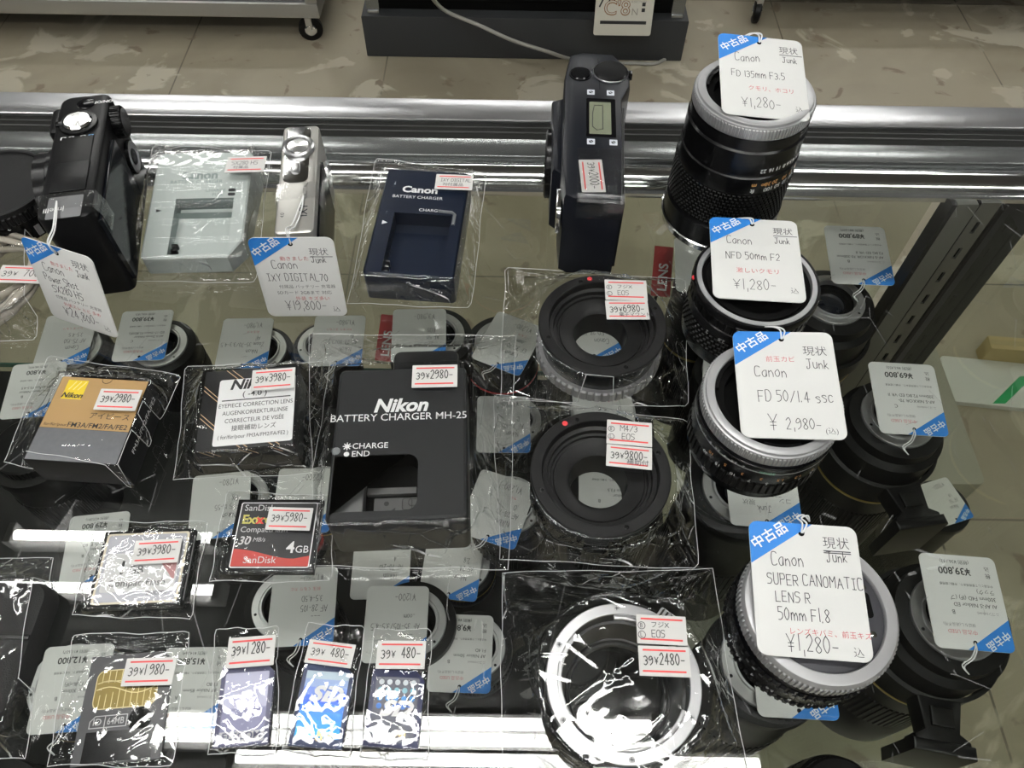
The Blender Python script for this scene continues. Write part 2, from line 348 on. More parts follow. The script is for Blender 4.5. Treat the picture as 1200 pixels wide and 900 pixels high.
# ================================================================== clear bags
def seg_d(p, a, b):
    d = b - a; t = max(0, min(1, (p - a).dot(d) / max(d.length_squared, 1e-9))); return (p - a - d * t).length
def poly_sd(p, poly):
    n = len(poly); ins = True; d = 1e9
    for i in range(n):
        a, b = poly[i], poly[(i + 1) % n]; d = min(d, seg_d(p, a, b))
        if (b.x - a.x) * (p.y - a.y) - (b.y - a.y) * (p.x - a.x) < 0: ins = False
    return -d if ins else d
def bag(label, quad, items, seed, N=110, amp=1.0, stickers=(), gap=1.0, lift=0, crump=0.0, group='clear bags on the counter'):
    """quad: photo corners TL,TR,BR,BL on the glass. items: ('c',x,y,r,h) or ('p',[xy],h). A film draped over them."""
    rnd = random.Random(seed); q = [P(*p) if len(p) == 2 else Vector(p) for p in quad]; ce = sum(q, Vector()) / 4; ce.z = 0
    root = thing('cellophane_bag', label, 'bag', (ce.x, ce.y, 0), group=group)
    qp = [Vector((v.x, v.y)) for v in (q[3], q[2], q[1], q[0])]; its = []
    for it in items:
        if it[0] == 'c': its.append((lambda p, it=it: (p - Vector((it[1], it[2]))).length - it[3] - gap, it[4]))
        else:
            pl = [Vector(v) for v in it[1]]
            its.append((lambda p, pl=pl: poly_sd(p, pl) - gap, it[2]))
    cre = []                                 # creases
    size = (qp[1] - qp[0]).length
    for k in range(int(30 + size * .4)):
        a = Vector((rnd.uniform(min(v.x for v in qp), max(v.x for v in qp)), rnd.uniform(min(v.y for v in qp), max(v.y for v in qp)))); th = rnd.uniform(0, 6.28); ln = rnd.uniform(8, 32)
        cre.append((a, a + Vector((math.cos(th), math.sin(th))) * ln * 1.3, rnd.uniform(.4, 1.7) * rnd.choice((1, 1, -.6)), rnd.uniform(.6, 1.7)))
    for it in items:                         # folds running from the thing's corners to the bag's corners
        pts = [Vector(v) for v in it[1]] if it[0] == 'p' else [Vector(v) for v in circ(it[3], 8, it[1], it[2], .4)]
        for c in qp:
            for e in sorted(pts, key=lambda v: (v - c).length)[:2]: cre.append((e, c + (e - c) * rnd.uniform(.0, .25), rnd.uniform(.8, 2.2), rnd.uniform(.7, 1.6)))
    vs = []; ins = []; ph = [(rnd.uniform(.12, .35), rnd.uniform(0, 6.28), rnd.uniform(0, 6.28)) for _ in range(5)]
    wav = [[rnd.uniform(-1.6, 1.6) for _ in range(6)] for _ in range(4)]
    for j in range(N + 1):
        for i in range(N + 1):
            u, v = i / N, j / N; p = (qp[0] * (1 - u) + qp[1] * u) * (1 - v) + (qp[3] * (1 - u) + qp[2] * u) * v
            e0, e1 = math.sin(u * 9 + wav[0][0]) * .4 + math.sin(u * 21 + wav[0][1]) * .2, math.sin(v * 8 + wav[1][0]) * .4 + math.sin(v * 19 + wav[1][1]) * .2
            p = p + Vector((0, e0 * (abs(v - .5) * 2) ** 4)) + Vector((e1 * (abs(u - .5) * 2) ** 4, 0))
            de = min(u, 1 - u) * size * 1.0; de = min(de, min(v, 1 - v) * size); h = .5; inside = False; top = 0
            for sd, hh in its:
                d = sd(p)
                if d <= 0: h = max(h, hh + .8); inside = True
                else:
                    t = d / (d + de + .01); h = max(h, .5 + (hh + .3) * max(0, 1 - t) ** 1.25 * (1 if d < 1.2 else .985))
            edge = min(1, de / 5); wr = 0
            for a, b, am, wd in cre:
                dd = seg_d(p, a, b)
                if dd < wd * 3.2: wr += am * math.exp(-dd / wd)
            for f, a1, a2 in ph: wr += .16 * math.sin(f * p.x * (1 + math.sin(a1)) + a1) * math.sin(f * p.y * (1.3 + math.cos(a2)) + a2)
            if crump: wr += crump * abs(math.sin(p.x * .42 + 2.1 * math.sin(p.y * .23 + seed)) * math.sin(p.y * .37 + 1.7 * math.sin(p.x * .31)))
            k = .11 if inside else 1.0
            z = h + max(wr * amp * k * (.25 + .75 * edge), -.2 if inside else -h + .4)
            vs.append((p.x - ce.x, p.y - ce.y, z + lift)); ins.append(inside)
    fc = [(j * (N + 1) + i, j * (N + 1) + i + 1, (j + 1) * (N + 1) + i + 1, (j + 1) * (N + 1) + i) for j in range(N) for i in range(N)]
    b = MB(); b.add(vs, fc, FILM2 if crump >= .55 else FILM); b.mats.append(FILM if crump >= .55 else FILMT); b.mi = [1 if ins[f[0]] and ins[f[2]] else 0 for f in fc]
    b.build('clear_film', root, smooth='all')
    idx = [i for i in range(0, N + 1, 3)] + [j * (N + 1) + N for j in range(3, N + 1, 3)] + [N * (N + 1) + i for i in range(N - 3, -1, -3)] + [j * (N + 1) for j in range(N - 3, 0, -3)]
    b = MB(); b.tube([vs[i] for i in idx], .16, EDGE, 4, True); b.build('seam', root, smooth='all')
    inv = Matrix.Translation(-ce)
    for s in stickers: sticker(root, s['q'], s['h'], s.get('price'), s.get('notes', ()), s.get('turn', 0), inv)
    return root
def rect_xy(ce, w, l, a): return [(ce.x + x * math.cos(a) - y * math.sin(a), ce.y + x * math.sin(a) + y * math.cos(a)) for x, y in ((-w / 2, -l / 2), (w / 2, -l / 2), (w / 2, l / 2), (-w / 2, l / 2))]

# ================================================================== the shop: floor, ceiling, lights
def floor_mat():
    m = bpy.data.materials.new('worn_floor_tiles'); m.use_nodes = True; nt = m.node_tree; N = nt.nodes; L = nt.links; b = N['Principled BSDF']
    tc = N.new('ShaderNodeTexCoord'); mp = N.new('ShaderNodeMapping'); mp.inputs['Location'].default_value = (.37, -.02, 0); L.new(tc.outputs['Object'], mp.inputs[0])
    br = N.new('ShaderNodeTexBrick'); br.offset = 0; br.inputs['Scale'].default_value = 1; br.inputs['Brick Width'].default_value = .575; br.inputs['Row Height'].default_value = .575
    br.inputs['Mortar Size'].default_value = .0022; br.inputs['Color1'].default_value = (.36, .32, .235, 1); br.inputs['Color2'].default_value = (.40, .355, .265, 1); br.inputs['Mortar'].default_value = (.13, .115, .085, 1)
    L.new(mp.outputs[0], br.inputs['Vector'])
    def blot(scale, lo, hi, col, prev, dist=.6):
        n = N.new('ShaderNodeTexNoise'); n.inputs['Scale'].default_value = scale; n.inputs['Detail'].default_value = 7; n.inputs['Distortion'].default_value = dist; L.new(tc.outputs['Object'], n.inputs['Vector'])
        r = N.new('ShaderNodeMapRange'); r.inputs[1].default_value = lo; r.inputs[2].default_value = hi; L.new(n.outputs['Fac'], r.inputs[0])
        x = N.new('ShaderNodeMix'); x.data_type = 'RGBA'; x.inputs[7].default_value = (*col, 1); L.new(r.outputs[0], x.inputs[0]); L.new(prev, x.inputs[6]); return x.outputs[2], n
    c, _ = blot(2.2, .45, .7, (.26, .225, .16), br.outputs['Color']); c, _ = blot(4.5, .555, .59, (.50, .46, .36), c, .8); c, n = blot(13, .63, .68, (.24, .195, .14), c)
    L.new(c, b.inputs['Base Color']); r = N.new('ShaderNodeMapRange'); r.inputs[3].default_value = .28; r.inputs[4].default_value = .6; L.new(n.outputs['Fac'], r.inputs[0]); L.new(r.outputs[0], b.inputs['Roughness'])
    return m
fl = W(MB()); fl.box(-3800, 3800, -3200, 5200, -1000, -950, floor_mat()); struct(fl.build('floor'))
ce = W(MB()); ce.box(-3800, 3800, -3200, 5200, 1800, 1850, mat('ceiling_board', (.20, .20, .195), .9)); struct(ce.build('ceiling'))
GLOW = mat('lamp_tube', (1, 1, 1), .5, emit=((1., 1., .965), TUBE)); FIX = mat('lamp_enamel', (.75, .75, .73), .5)
used = set(); fixtures = []
for y, x0, x1 in TUBES:
    for f in fixtures:
        if abs(f[0][0] - y) < .2 and f[0][1] == x0: f.append((y, x0, x1)); break
    else: fixtures.append([(y, x0, x1)])
words = {0: 'front left, short double tubes', 1: 'right overhead, close double tubes', 2: 'single tube overhead nearest the counter edge'}
for k, f in enumerate(fixtures):
    ys = [t[0] for t in f]; x0, x1 = f[0][1], f[0][2]; cy = sum(ys) / len(ys) * 1000
    t = thing('ceiling_light', 'white ceiling light with fluorescent tubes seen mirrored in the glass top' if k < 3 else 'white ceiling light with two fluorescent tubes, from a set mostly added for even light', 'light', (500 * (x0 + x1), cy, 1800), group='ceiling lights mirrored in the glass' if k < 3 else 'ceiling lights over the shop')
    L = (x1 - x0) * 500; wd = (max(ys) - min(ys)) * 500 + 30; b = MB(); b.box(-L - 25, L + 25, -wd, wd, -30, 0, FIX, 3); b.box(-L - 25, -L - 5, -wd, wd, -75, -30, FIX, 2); b.box(L + 5, L + 25, -wd, wd, -75, -30, FIX, 2); b.build('housing', t)
    for yy in ys:
        b = MB(); rr = 15.5; b.tube([(-L - 5, yy * 1000 - cy, -55), (L + 5, yy * 1000 - cy, -55)], rr, GLOW, 10); b.build('tube', t)

# ================================================================== the display counter
GLASS = sheet('counter_glass', (.83, .85, .83), .055, .0, scratch=True); PANE = sheet('case_glass', (.74, .765, .68), .045, .0); SHELFG = sheet('shelf_glass', (.80, .85, .81), .05, .0)  # case_glass tint also carries the shade on the floor beyond
GEDGE = mat('glass_edge', (.05, .12, .09), .1); GREYM = mat('grey_rail', (.24, .25, .25), .22, .8); DUST = mat('dusty_groove', (.004, .004, .004), .8, spec=.1, var=(2600, (.03, .03, .028)))
ALU = mat('brushed_aluminium', (.62, .62, .64), .30, 1., aniso=.5, bump=(900, .05)); DMET = mat('dark_metal', (.045, .046, .044), .42, .3); UPR = mat('upright_metal', (.20, .20, .18), .42, .7)
ct = thing('display_counter', 'glass topped display counter with a chrome and aluminium edge rail', 'display counter', (0, 200, -950))
def part(name, fn, ang=32):
    b = MB(); b.M = Matrix.Translation((0, -200, 950)); fn(b); return b.build(name, ct, ang)
part('glass_top', lambda b: b.add([(-1250, -120, -.4), (337, -120, -.4), (337, 408, -.4), (-1250, 408, -.4)], [(0, 1, 2, 3)], GLASS))
X0, X1 = -1250, 900
def half(b): b.rings([[(x, 417.5 - 13.5 * math.cos(math.pi * k / 14), -14 + 13.4 * math.sin(math.pi * k / 14)) for k in range(15)] for x in (X0, 358)], CHR)
part('chrome_trim', half)
part('side_trim', lambda b: b.rings([[(372 - 13.5 * math.cos(math.pi * k / 14), y, -14 + 13.4 * math.sin(math.pi * k / 14)) for k in range(15)] for y in (-120, 431)], CHR))
part('grey_rail', lambda b: b.box(X0, X1, 431, 449, -14, -2, GREYM, .6))
part('rail_groove', lambda b: (b.box(X0, X1, 449, 468, -18, -3.5, DUST), b.box(X0, X1, 456.5, 458, -18, -2.9, DMET, .3), b.box(X0, X1, 462.5, 463.5, -18, -3, DMET, .3)))
part('aluminium_edge', lambda b: b.box(X0, X1, 468, 493, -42, -1, ALU, 1.6))
part('front_pane', lambda b: b.add([(X0, 474, -42), (337, 474, -42), (337, 474, -880), (X0, 474, -880)], [(0, 1, 2, 3)], PANE))
part('side_pane', lambda b: b.add([(338, -120, -14), (338, 395, -14), (338, 395, -880), (338, -120, -880)], [(0, 1, 2, 3)], PANE))
part('kick_base', lambda b: b.box(X0, 340, -120, 470, -950, -880, mat('beige_base', (.42, .40, .34), .5), 2))
def upright(b):
    b.box(303, 318, 400, 412, -880, -12, UPR, 1.2); b.box(318.6, 320.2, 402, 412, -880, -12, CAV)
    slots = [(-30 - 26 * k) for k in range(32)]; zs = [-12]
    for z in slots: zs += [z, z - 11]
    zs.append(-880)
    for a, c in zip(zs[::2], zs[1::2]): b.box(320.5, 334, 402, 404, c, a, UPR)
    for z in slots: b.box(320.5, 325.6, 402, 404, z - 11, z, UPR); b.box(328.6, 334, 402, 404, z - 11, z, UPR); b.box(325, 329, 404.5, 405, z - 12, z + 1, CAV)
def upr(b):
    upright(b)
part('slotted_upright', upr)
part('gasket', lambda b: b.box(299, 302.5, 399, 412, -880, -12, RUB))
def corner(b):
    b.box(341, 344, 408, 470, -880, -14, RUB); b.box(345, 356, 440, 470, -880, -14, DMET, 1); b.box(358, 361, 430, 470, -880, -14, GREYM, .5); b.box(363, 392, 432, 474, -880, -14, DMET, 1.5)
part('corner_post', corner)
sh = W(MB()); sh.add([(-1200, -60, -300), (332, -60, -300), (332, 455, -300), (-1200, 455, -300)], [(0, 1, 2, 3)], SHELFG); sh.box(-1200, 332, 455, 457, -305, -299.5, GEDGE)
tag(sh.build('glass_shelf'), 'glass shelf inside the display counter carrying the lenses', 'shelf')
mt = W(MB()); mt.slab(rrect(1330, 500, 6, -525, 195), -299.6, -297.6, mat('black_backing', (.007, .007, .007), .9, bump=(1500, .3)), .5)  # sheet added to turn the shelf black, not a known part
tag(mt.build('dark_backing'), 'black sheet added to darken most of the glass shelf under the lenses', 'mat')

# ================================================================== things beyond the counter
# plinth and black rack
pt = thing('display_rack', 'black display rack on a dark grey plinth behind the counter', 'rack', (20, 2230, -950))
b = MB(); b.box(-447, 447, -232, 200, 0, 122, mat('charcoal_paint', (.030, .032, .034), .5, bump=(60, .2)), 3); b.build('plinth', pt)
b = MB(); b.box(-400, 400, -196, 180, 122, 1500, CAV, 2); b.box(-370, 370, -200, -196, 150, 240, CAV, 1); b.build('cabinet', pt)  # cabinet carried up out of view so the edge rail reflects dark mid-way
for x in (-415, 415): b = MB(); b.box(x - 17, x + 17, -215, -185, 122, 1500, GREYM, 2); b.box(x - 15, x + 15, -220, -215, 122, 130, STEEL, 1); b.disc(x, 0, 0, 0, STEEL) if False else None; b.build('post', pt)
# card hanging on the rack
q = [(701, -14), (768, -14), (760, 40), (697, 39)]; cz = -950 + 150
cc = thing('product_card', 'white card with a tripod picture hung low on the black rack', 'card', (0, 0, 0))
pa, pb = P(697, 39, -832), P(760, 40.5, -832); wd = (pb - pa).length; cc.location = ((pa.x + pb.x) / 2000, pa.y / 1000 - .004, ZG - .832); cc.rotation_euler = (R(76), 0, 0)
b = MB(); b.slab(rrect(wd * 1.06, 190, 6, 0, 93), 0, 2, mat('cream_card', (.66, .64, .56), .5), .4); b.build('board', cc)
b = MB(); b.poly([[(-wd * .3 + wd * .18, 186), (wd * .5, 186), (wd * .5, 104), (-wd * .02, 140)]], 2.2, mat('photo_dark', (.06, .06, .06), .4)); b.build('picture', cc, smooth=False)
b = MB(); BR = mat('brown_print', (.28, .13, .05), .5); s = wd / 165
b.text("C'8", -22 * s, 50, 50, 2.3, BR, al='C', bold=.03); b.text("C'8", -22 * s, 50.6, 50, 2.4, mat('cream_card'), al='C', bold=-.012); b.text('N', 32 * s, 50, 24, 2.3, mat('grey_print', (.35, .33, .28), .5), al='C')
b.box(-70 * s, 70 * s, 27, 35, 2, 2.4, PRINT); b.text('COMPACT TRIPOD', 20 * s, 92, 9, 2.3, mat('grey_print'), al='C'); b.text('NEUTRAL 8-SECTION', 20 * s, 80, 8, 2.3, mat('grey_print'), al='C')
for (ax, ay), (bx, by) in (((-45, 128), (-75, 70)), ((-45, 128), (-47, 78)), ((-45, 128), (-32, 85)), ((-55, 140), (-35, 140)), ((-45, 128), (-45, 140))): b.ribbon([(ax * s, ay), (bx * s, by)], 4, 2.3, DGREY)
for y in (88, 72, 58): b.box(52 * s, 62 * s, y, y + 9, 2, 2.4, PRINT)
b.build('print', cc, smooth=False)
# cable over the plinth and floor
cb = W(MB()); pts = [P(470, -40, -800)]
pts = [(P(500, -12, -700)), (P(520, 10, -800)), P(560, 29, -822), P(600, 47, -845), Vector((*P(640, 60, -880)[:2], -880)), P(668, 69, -938), P(700, 74, -945), P(742, 74, -945), P(772, 68, -945), P(789, 48, -945), P(796, 20, -945), P(800, -20, -945)]
for p in pts[:9]: p.y = min(p.y, 1986)
for p in pts[9:]: p.x = max(p.x, 482)
cb.tube(smooth_pts(pts, 6), 5.2, mat('grey_cable', (.34, .33, .30), .5), 8); tag(cb.build('power_cable', smooth='all'), 'grey cable drooping across the dark plinth onto the floor', 'cable')
# steel trolley top left
tr = thing('steel_trolley', 'steel shelf trolley on castors at the back left', 'trolley', (-1100, 2350, -950))
STL = mat('galvanised', (.48, .48, .46), .4, .8, bump=(40, .1)); e = 545
b = MB(); b.box(-1100, e, -300, -288, 80, 122, STL, 3); b.box(-1100, e, 300, 312, 80, 122, STL, 3); b.box(e - 12, e, -288, 300, 80, 122, STL, 2); b.build('frame', tr)
b = MB(); b.box(-1090, e - 14, -286, 298, 96, 102, mat('dark_board', (.07, .07, .075), .6)); b.build('deck', tr)
for x, y in ((e - 14, -286), (e - 14, 298)): b = MB(); b.box(x - 18, x + 14, y - 14, y + 14, 122, 900, STL, 3); b.build('post', tr)
def castor(par, x, y, wr=36, top=80, a=0):
    b = MB(); b.M = Matrix.Translation((x, y, wr)) @ Matrix.Rotation(a, 4, 'Z') @ Matrix.Rotation(R(90), 4, 'X'); b.lathe([(0, -11), (wr * .8, -11), (wr, -7), (wr, 7), (wr * .8, 11), (0, 11)], RUB, 32); c = b.build('castor', par)
    b = MB(); b.M = Matrix.Translation((x, y, wr)) @ Matrix.Rotation(a, 4, 'Z') @ Matrix.Rotation(R(90), 4, 'X')
    b.lathe([(0, 15), (wr * .42, 14.5), (wr * .5, 12), (wr * .5, 11)], CHR, 20); b.lathe([(0, -15), (wr * .42, -14.5), (wr * .5, -12), (wr * .5, -11)], CHR, 20); b.M = None; b.box(x - 9, x + 9, y - 14, y + 14, wr * 1.05, top, STEEL, 1); b.build('fork', c)
castor(tr, e - 40, -270, 34, 80, R(12)); castor(tr, e - 40, 290)
ck = P(886, 20, -930); rk = thing('castor_rack', 'shelf rack whose front castor shows at the top edge of the floor', 'rack', (ck.x, ck.y + 10, -950))
castor(rk, 0, 0, 33, 84, R(80)); b = MB(); b.box(-16, 16, -16, 16, 84, 900, STL, 2); b.build('post', rk); b = MB(); b.box(-16, 1300, -16, 450, 108, 124, STL, 2); b.build('shelf_deck', rk); castor(rk, 1250, 0, 33, 84); castor(rk, 1250, 420, 33, 84); castor(rk, 0, 420, 33, 84)
b = MB(); b.box(1234, 1266, -16, 16, 84, 900, STL, 2); b.build('post', rk)
# things seen through the right-hand side glass, on the floor
SGN = mat('sign_white', (.62, .62, .58), .5); zf = -948
ce, wd, ln, an = fitbox([(1100, 425), (1330, 430), (1330, 484), (1122, 478)], -938)
t = thing('sign_board', 'white sign board with a green slanted mark lying beyond the side glass', 'sign', (ce.x, ce.y, -950), an)
b = MB(); b.slab(rrect(wd, ln, 8), 0, 12, SGN, 1); b.build('board', t)
iv = Matrix.Rotation(-an, 4, 'Z') @ Matrix.Translation((-ce.x, -ce.y, 0)); g = [iv @ P(x, y, -938) for x, y in ((1163, 473), (1178, 473), (1200, 452), (1212, 473), (1228, 473), (1204, 441), (1195, 441))]
b = MB(); b.poly([[(v.x, v.y) for v in g]], 12.3, mat('sign_green', (.01, .30, .09), .5)); b.build('green_mark', t, smooth=False)
ce, wd, ln, an = fitbox([(1158, 396), (1260, 398), (1262, 413), (1164, 411)], -900)
t = thing('cardboard_box', 'small tan box on the floor beyond the side glass', 'box', (ce.x, ce.y, -950), an); TAN = mat('tan_card', (.46, .36, .17), .6)
b = MB(); b.slab(rrect(wd, ln, 2), 0, 50, TAN, 1); b.build('body', t); b = MB(); b.box(-wd / 2, wd / 2, -6, 6, 50, 50.6, mat('box_tape', (.40, .32, .16), .3)); b.build('packing_tape', t)
b = W(MB()); b.slab(rrect(330, 300, 14, P(1157, 568, -820).x - 165, P(1157, 568, -820).y + 150), -950, -820, mat('reflection_olive', (.30, .29, .23), .5, var=(9, (.36, .345, .28))), 4)  # block added in place of a reflection of the shelf and floor
tag(b.build('reflection_block'), 'olive grey block with rounded corner, standing in for a reflection in the side glass', 'plinth')

# ================================================================== manual-focus lenses standing mount-up on the glass
def ring_text(b, t, r, z, size, a0, m, bold=0): b.text(t, 0, 0, size, 0, m, al='C', bold=bold, fn=lambda x, y: ((r + .08) * math.cos(a0 - x / r), (r + .08) * math.sin(a0 - x / r), z - y))
def breech_mount(t, r, h, ri, colr, knurled=True, depth=9):
    b = MB()
    if knurled: b.knurl(r, h - 8.5, h - 2.2, 110, .45, colr)
    b.lathe([(r - .5, h - 9), (r - .5, h - 8.4)], colr); b.lathe([(r - .4, h - 2.4), (r - .6, h - 1.6), (r - 1.5, h - 1.4), (r - 1.9, h - .2), (r - 2.3, h), (ri + .4, h), (ri, h - .5), (ri, h - 3)], colr, 96)
    rb = b.build('breech_ring', t)
    b = MB(); b.lathe([(ri + .2, h - 2.4), (ri - 1.2, h - 2.6), (ri - 1.4, h - 4), (ri - 5, h - 4.4), (ri - 5.4, h - depth), (13.4, h - depth), (13, h - 4.5), (12, h - 4.2), (11.4, h - 6), (0, h - 6.2)], CAV, 72)
    for k in range(3):
        a = R(30 + 120 * k); n = []
        for s in range(9): u = a + R(38) * (s / 8 - .5); n.append((ri * math.cos(u), ri * math.sin(u)))
        n2 = [(p[0] * .93, p[1] * .93) for p in n][::-1]; b.slab(n + n2, h - 3.4, h - 1.2, BLKM, 0)
    b.build('mount_cavity', t)
    b = MB(); b.lathe([(11.3, h - 5.6), (9, h - 4.7), (5, h - 4.1), (0, h - 3.9)], ELEM, 40); b.build('rear_element', t)
def lens_135():
    p = P(886, 104, 93); t = thing('camera_lens', 'tall black telephoto lens with silver breech ring, at the far end of the lens row', 'camera lens', (p.x, p.y, 0)); S = 1
    b = MB(); b.lathe([(34, 0), (36.6, 0), (37, .6), (37, 4.2), (36.2, 4.6)], CHR, 96); b.lathe([(34, 0), (34, 2), (0, 2.2)], CAV); b.build('front_rim', t)
    b = MB(); b.lathe([(36, 4.4), (36, 19), (35, 20.4), (34.8, 21)], BLKM, 96); b.build('hood', t)
    b = MB(); b.lathe([(34.6, 20.6), (34.6, 47.4)], RUB, 96); b.bumps(34.6, 21.2, 47, 11, 76, .75, RUB); b.build('focus_ring', t)
    b = MB(); b.lathe([(34.6, 47.2), (34.8, 48), (34.6, 58.5), (33.8, 59.2), (33.6, 60.5), (34, 61), (34, 75.4), (33, 76.4), (33, 79), (33.6, 79.4), (33.6, 84)], BLKM, 96); br = b.build('barrel', t)
    b = MB()
    for s, a in (('ft', -84), ('100', -68), ('50', -57), ('30', -47), ('20', -36), ('15', -25)): ring_text(b, s, 34.7, 51.5, 4.2, R(a), PWHITE, .01)
    for s, a in (('m', -84), ('30', -70), ('∞', -74), ('20', -62), ('10', -50), ('7', -40), ('5', -29)): ring_text(b, s, 34.7, 55.5, 4.0, R(a), ORNG, .01)
    for s, a in zip(('22', '16', '11', '8', '5.6', '4', '3.5'), (-79, -71, -63, -56, -49, -42, -34)): ring_text(b, s, 34.1, 65, 3.6, R(a), PWHITE, .015)
    b.lathe([(34.05, 62), (34.05, 62.4)], PWHITE, 96) if False else None
    b.build('engraved_scale', br, smooth=False); breech_mount(t, 33.6, 93, 27.2, SIL)
def lens_nfd():
    p = P(887, 327, 43); t = thing('camera_lens', 'short all black lens, second from the far end of the lens row', 'camera lens', (p.x, p.y, 0)); h = 43
    b = MB(); b.lathe([(29, 0), (32, 0), (32.4, 1), (32.4, 9.5)], BLKM, 90); b.lathe([(29, 0), (28, 2), (0, 3)], CAV); b.build('front_rim', t)
    b = MB(); b.lathe([(32.5, 9), (32.5, 23.5)], RUB, 90); b.bumps(32.5, 9.4, 23, 5, 64, .9, RUB); b.build('focus_ring', t)
    b = MB(); b.lathe([(32.3, 23.2), (33, 24), (33, 30), (32.4, 30.6)], BLKM, 90); br = b.build('barrel', t)
    b = MB(); b.knurl(33.3, 30.6, 37.5, 52, .8, RUB, .6); b.build('aperture_ring', t)
    b = MB(); b.lathe([(33, 37.3), (34, 38), (34, 41.6), (33.4, h), (32.2, h), (32.0, h - .4)], BLKM, 96); b.build('mount_ring', t)
    b = MB(); b.lathe([(32.1, h - .3), (31.8, h + .1), (29.4, h + .1), (29.2, h - 3)], SIL, 96); b.build('bright_ring', t)
    b = MB(); b.lathe([(29.3, h - 2.6), (27, h - 3), (26.6, h - 1.4), (23, h - 1.4), (22, h - 8), (13, h - 8), (12.6, h - 3.6), (11.6, h - 3.4), (11.4, h - 5), (0, h - 5)], CAV, 72)
    b.text('f', 25.4 * math.cos(.2), 25.4 * math.sin(.2) - 2, 5, h - 1.3, PWHITE, bold=.02); b.build('mount_cavity', t)
    b = MB(); b.lathe([(11.4, h - 4.6), (8, h - 3.6), (0, h - 3.2)], ELEM, 40); b.build('rear_element', t)
    b = MB(); a = R(178); b.lathe([(0, h - .4), (1.5, h - .5), (1.7, h - 1.2)], REDDOT, 16, 33.0 * math.cos(a), 33 * math.sin(a)); b.build('red_dot', t)
    b = MB(); a = R(-108); c, s = math.cos(a), math.sin(a); b.M = Matrix.Translation((33.2 * c, 33.2 * s, 37.5)) @ Matrix.Rotation(a, 4, 'Z'); b.box(0, 2.2, -5, 5, -3, 3, BLKM, .7); b.box(2.1, 2.4, -4, 1, -2, 2, STEEL); b.build('release_button', t)
    b = MB()
    for s_, a in zip(('2', '2.8', '4', '5.6', '8', '11', '16'), range(-140, -30, 16)): ring_text(b, s_, 33.05, 25, 3.4, R(a), PWHITE if s_ != '8' else GRN)
    b.build('engraved_scale', br, smooth=False)
def lens_fd14():
    p = P(907, 464, 44); t = thing('camera_lens', 'black lens with wide silver breech ring, third from the far end of the lens row', 'camera lens', (p.x, p.y, 0)); h = 44
    b = MB(); b.lathe([(29, 0), (32.5, 0), (33, 1), (33, 6.6)], BLKM, 90); b.lathe([(29, 0), (28, 2), (0, 3)], CAV); b.build('front_rim', t)
    b = MB(); b.lathe([(33.6, 6.4), (33.6, 18.2)], RUB, 90); b.knurl(34.6, 6.8, 17.8, 60, 1.1, RUB, .62); b.build('focus_ring', t)
    b = MB(); b.lathe([(34.2, 18), (34.4, 18.6), (34.4, 27.4), (33.6, 28), (33.6, 29.2)], BLKM, 90); b.lathe([(34.2, 29), (34.4, 29.4), (34.4, 32.6), (34, 33)], BLKM, 90); b.lathe([(34.45, 28.1), (34.5, 28.5), (34.45, 28.9)], SIL, 90); br = b.build('barrel', t)
    b = MB()
    for s_, a in zip(('30', '15', '10', '7', '5', '4', '3', '2.5', '2'), range(-150, -20, 14)): ring_text(b, s_, 34.45, 20, 3.2, R(a), PWHITE)
    for s_, a in zip(('10', '5', '3', '2', '1.5', '1.2', '1', '0.8'), range(-145, -20, 15)): ring_text(b, s_, 34.45, 23.9, 3.2, R(a), ORNG)
    for s_, a in zip(('16', '11', '8', '5.6', '4', '2.8', '2', '1.4'), range(-165, -110, 8)): ring_text(b, s_, 34.45, 30, 2.6, R(a), PWHITE)
    ring_text(b, '50mm', 34.45, 30, 3, R(-98), GRN); b.build('engraved_scale', br, smooth=False)
    b = MB(); b.lathe([(33.6, 32.8), (32.6, 34), (32.6, 36)], BLKG, 90); b.build('neck', t); breech_mount(t, 34.0, h, 28.0, SIL)
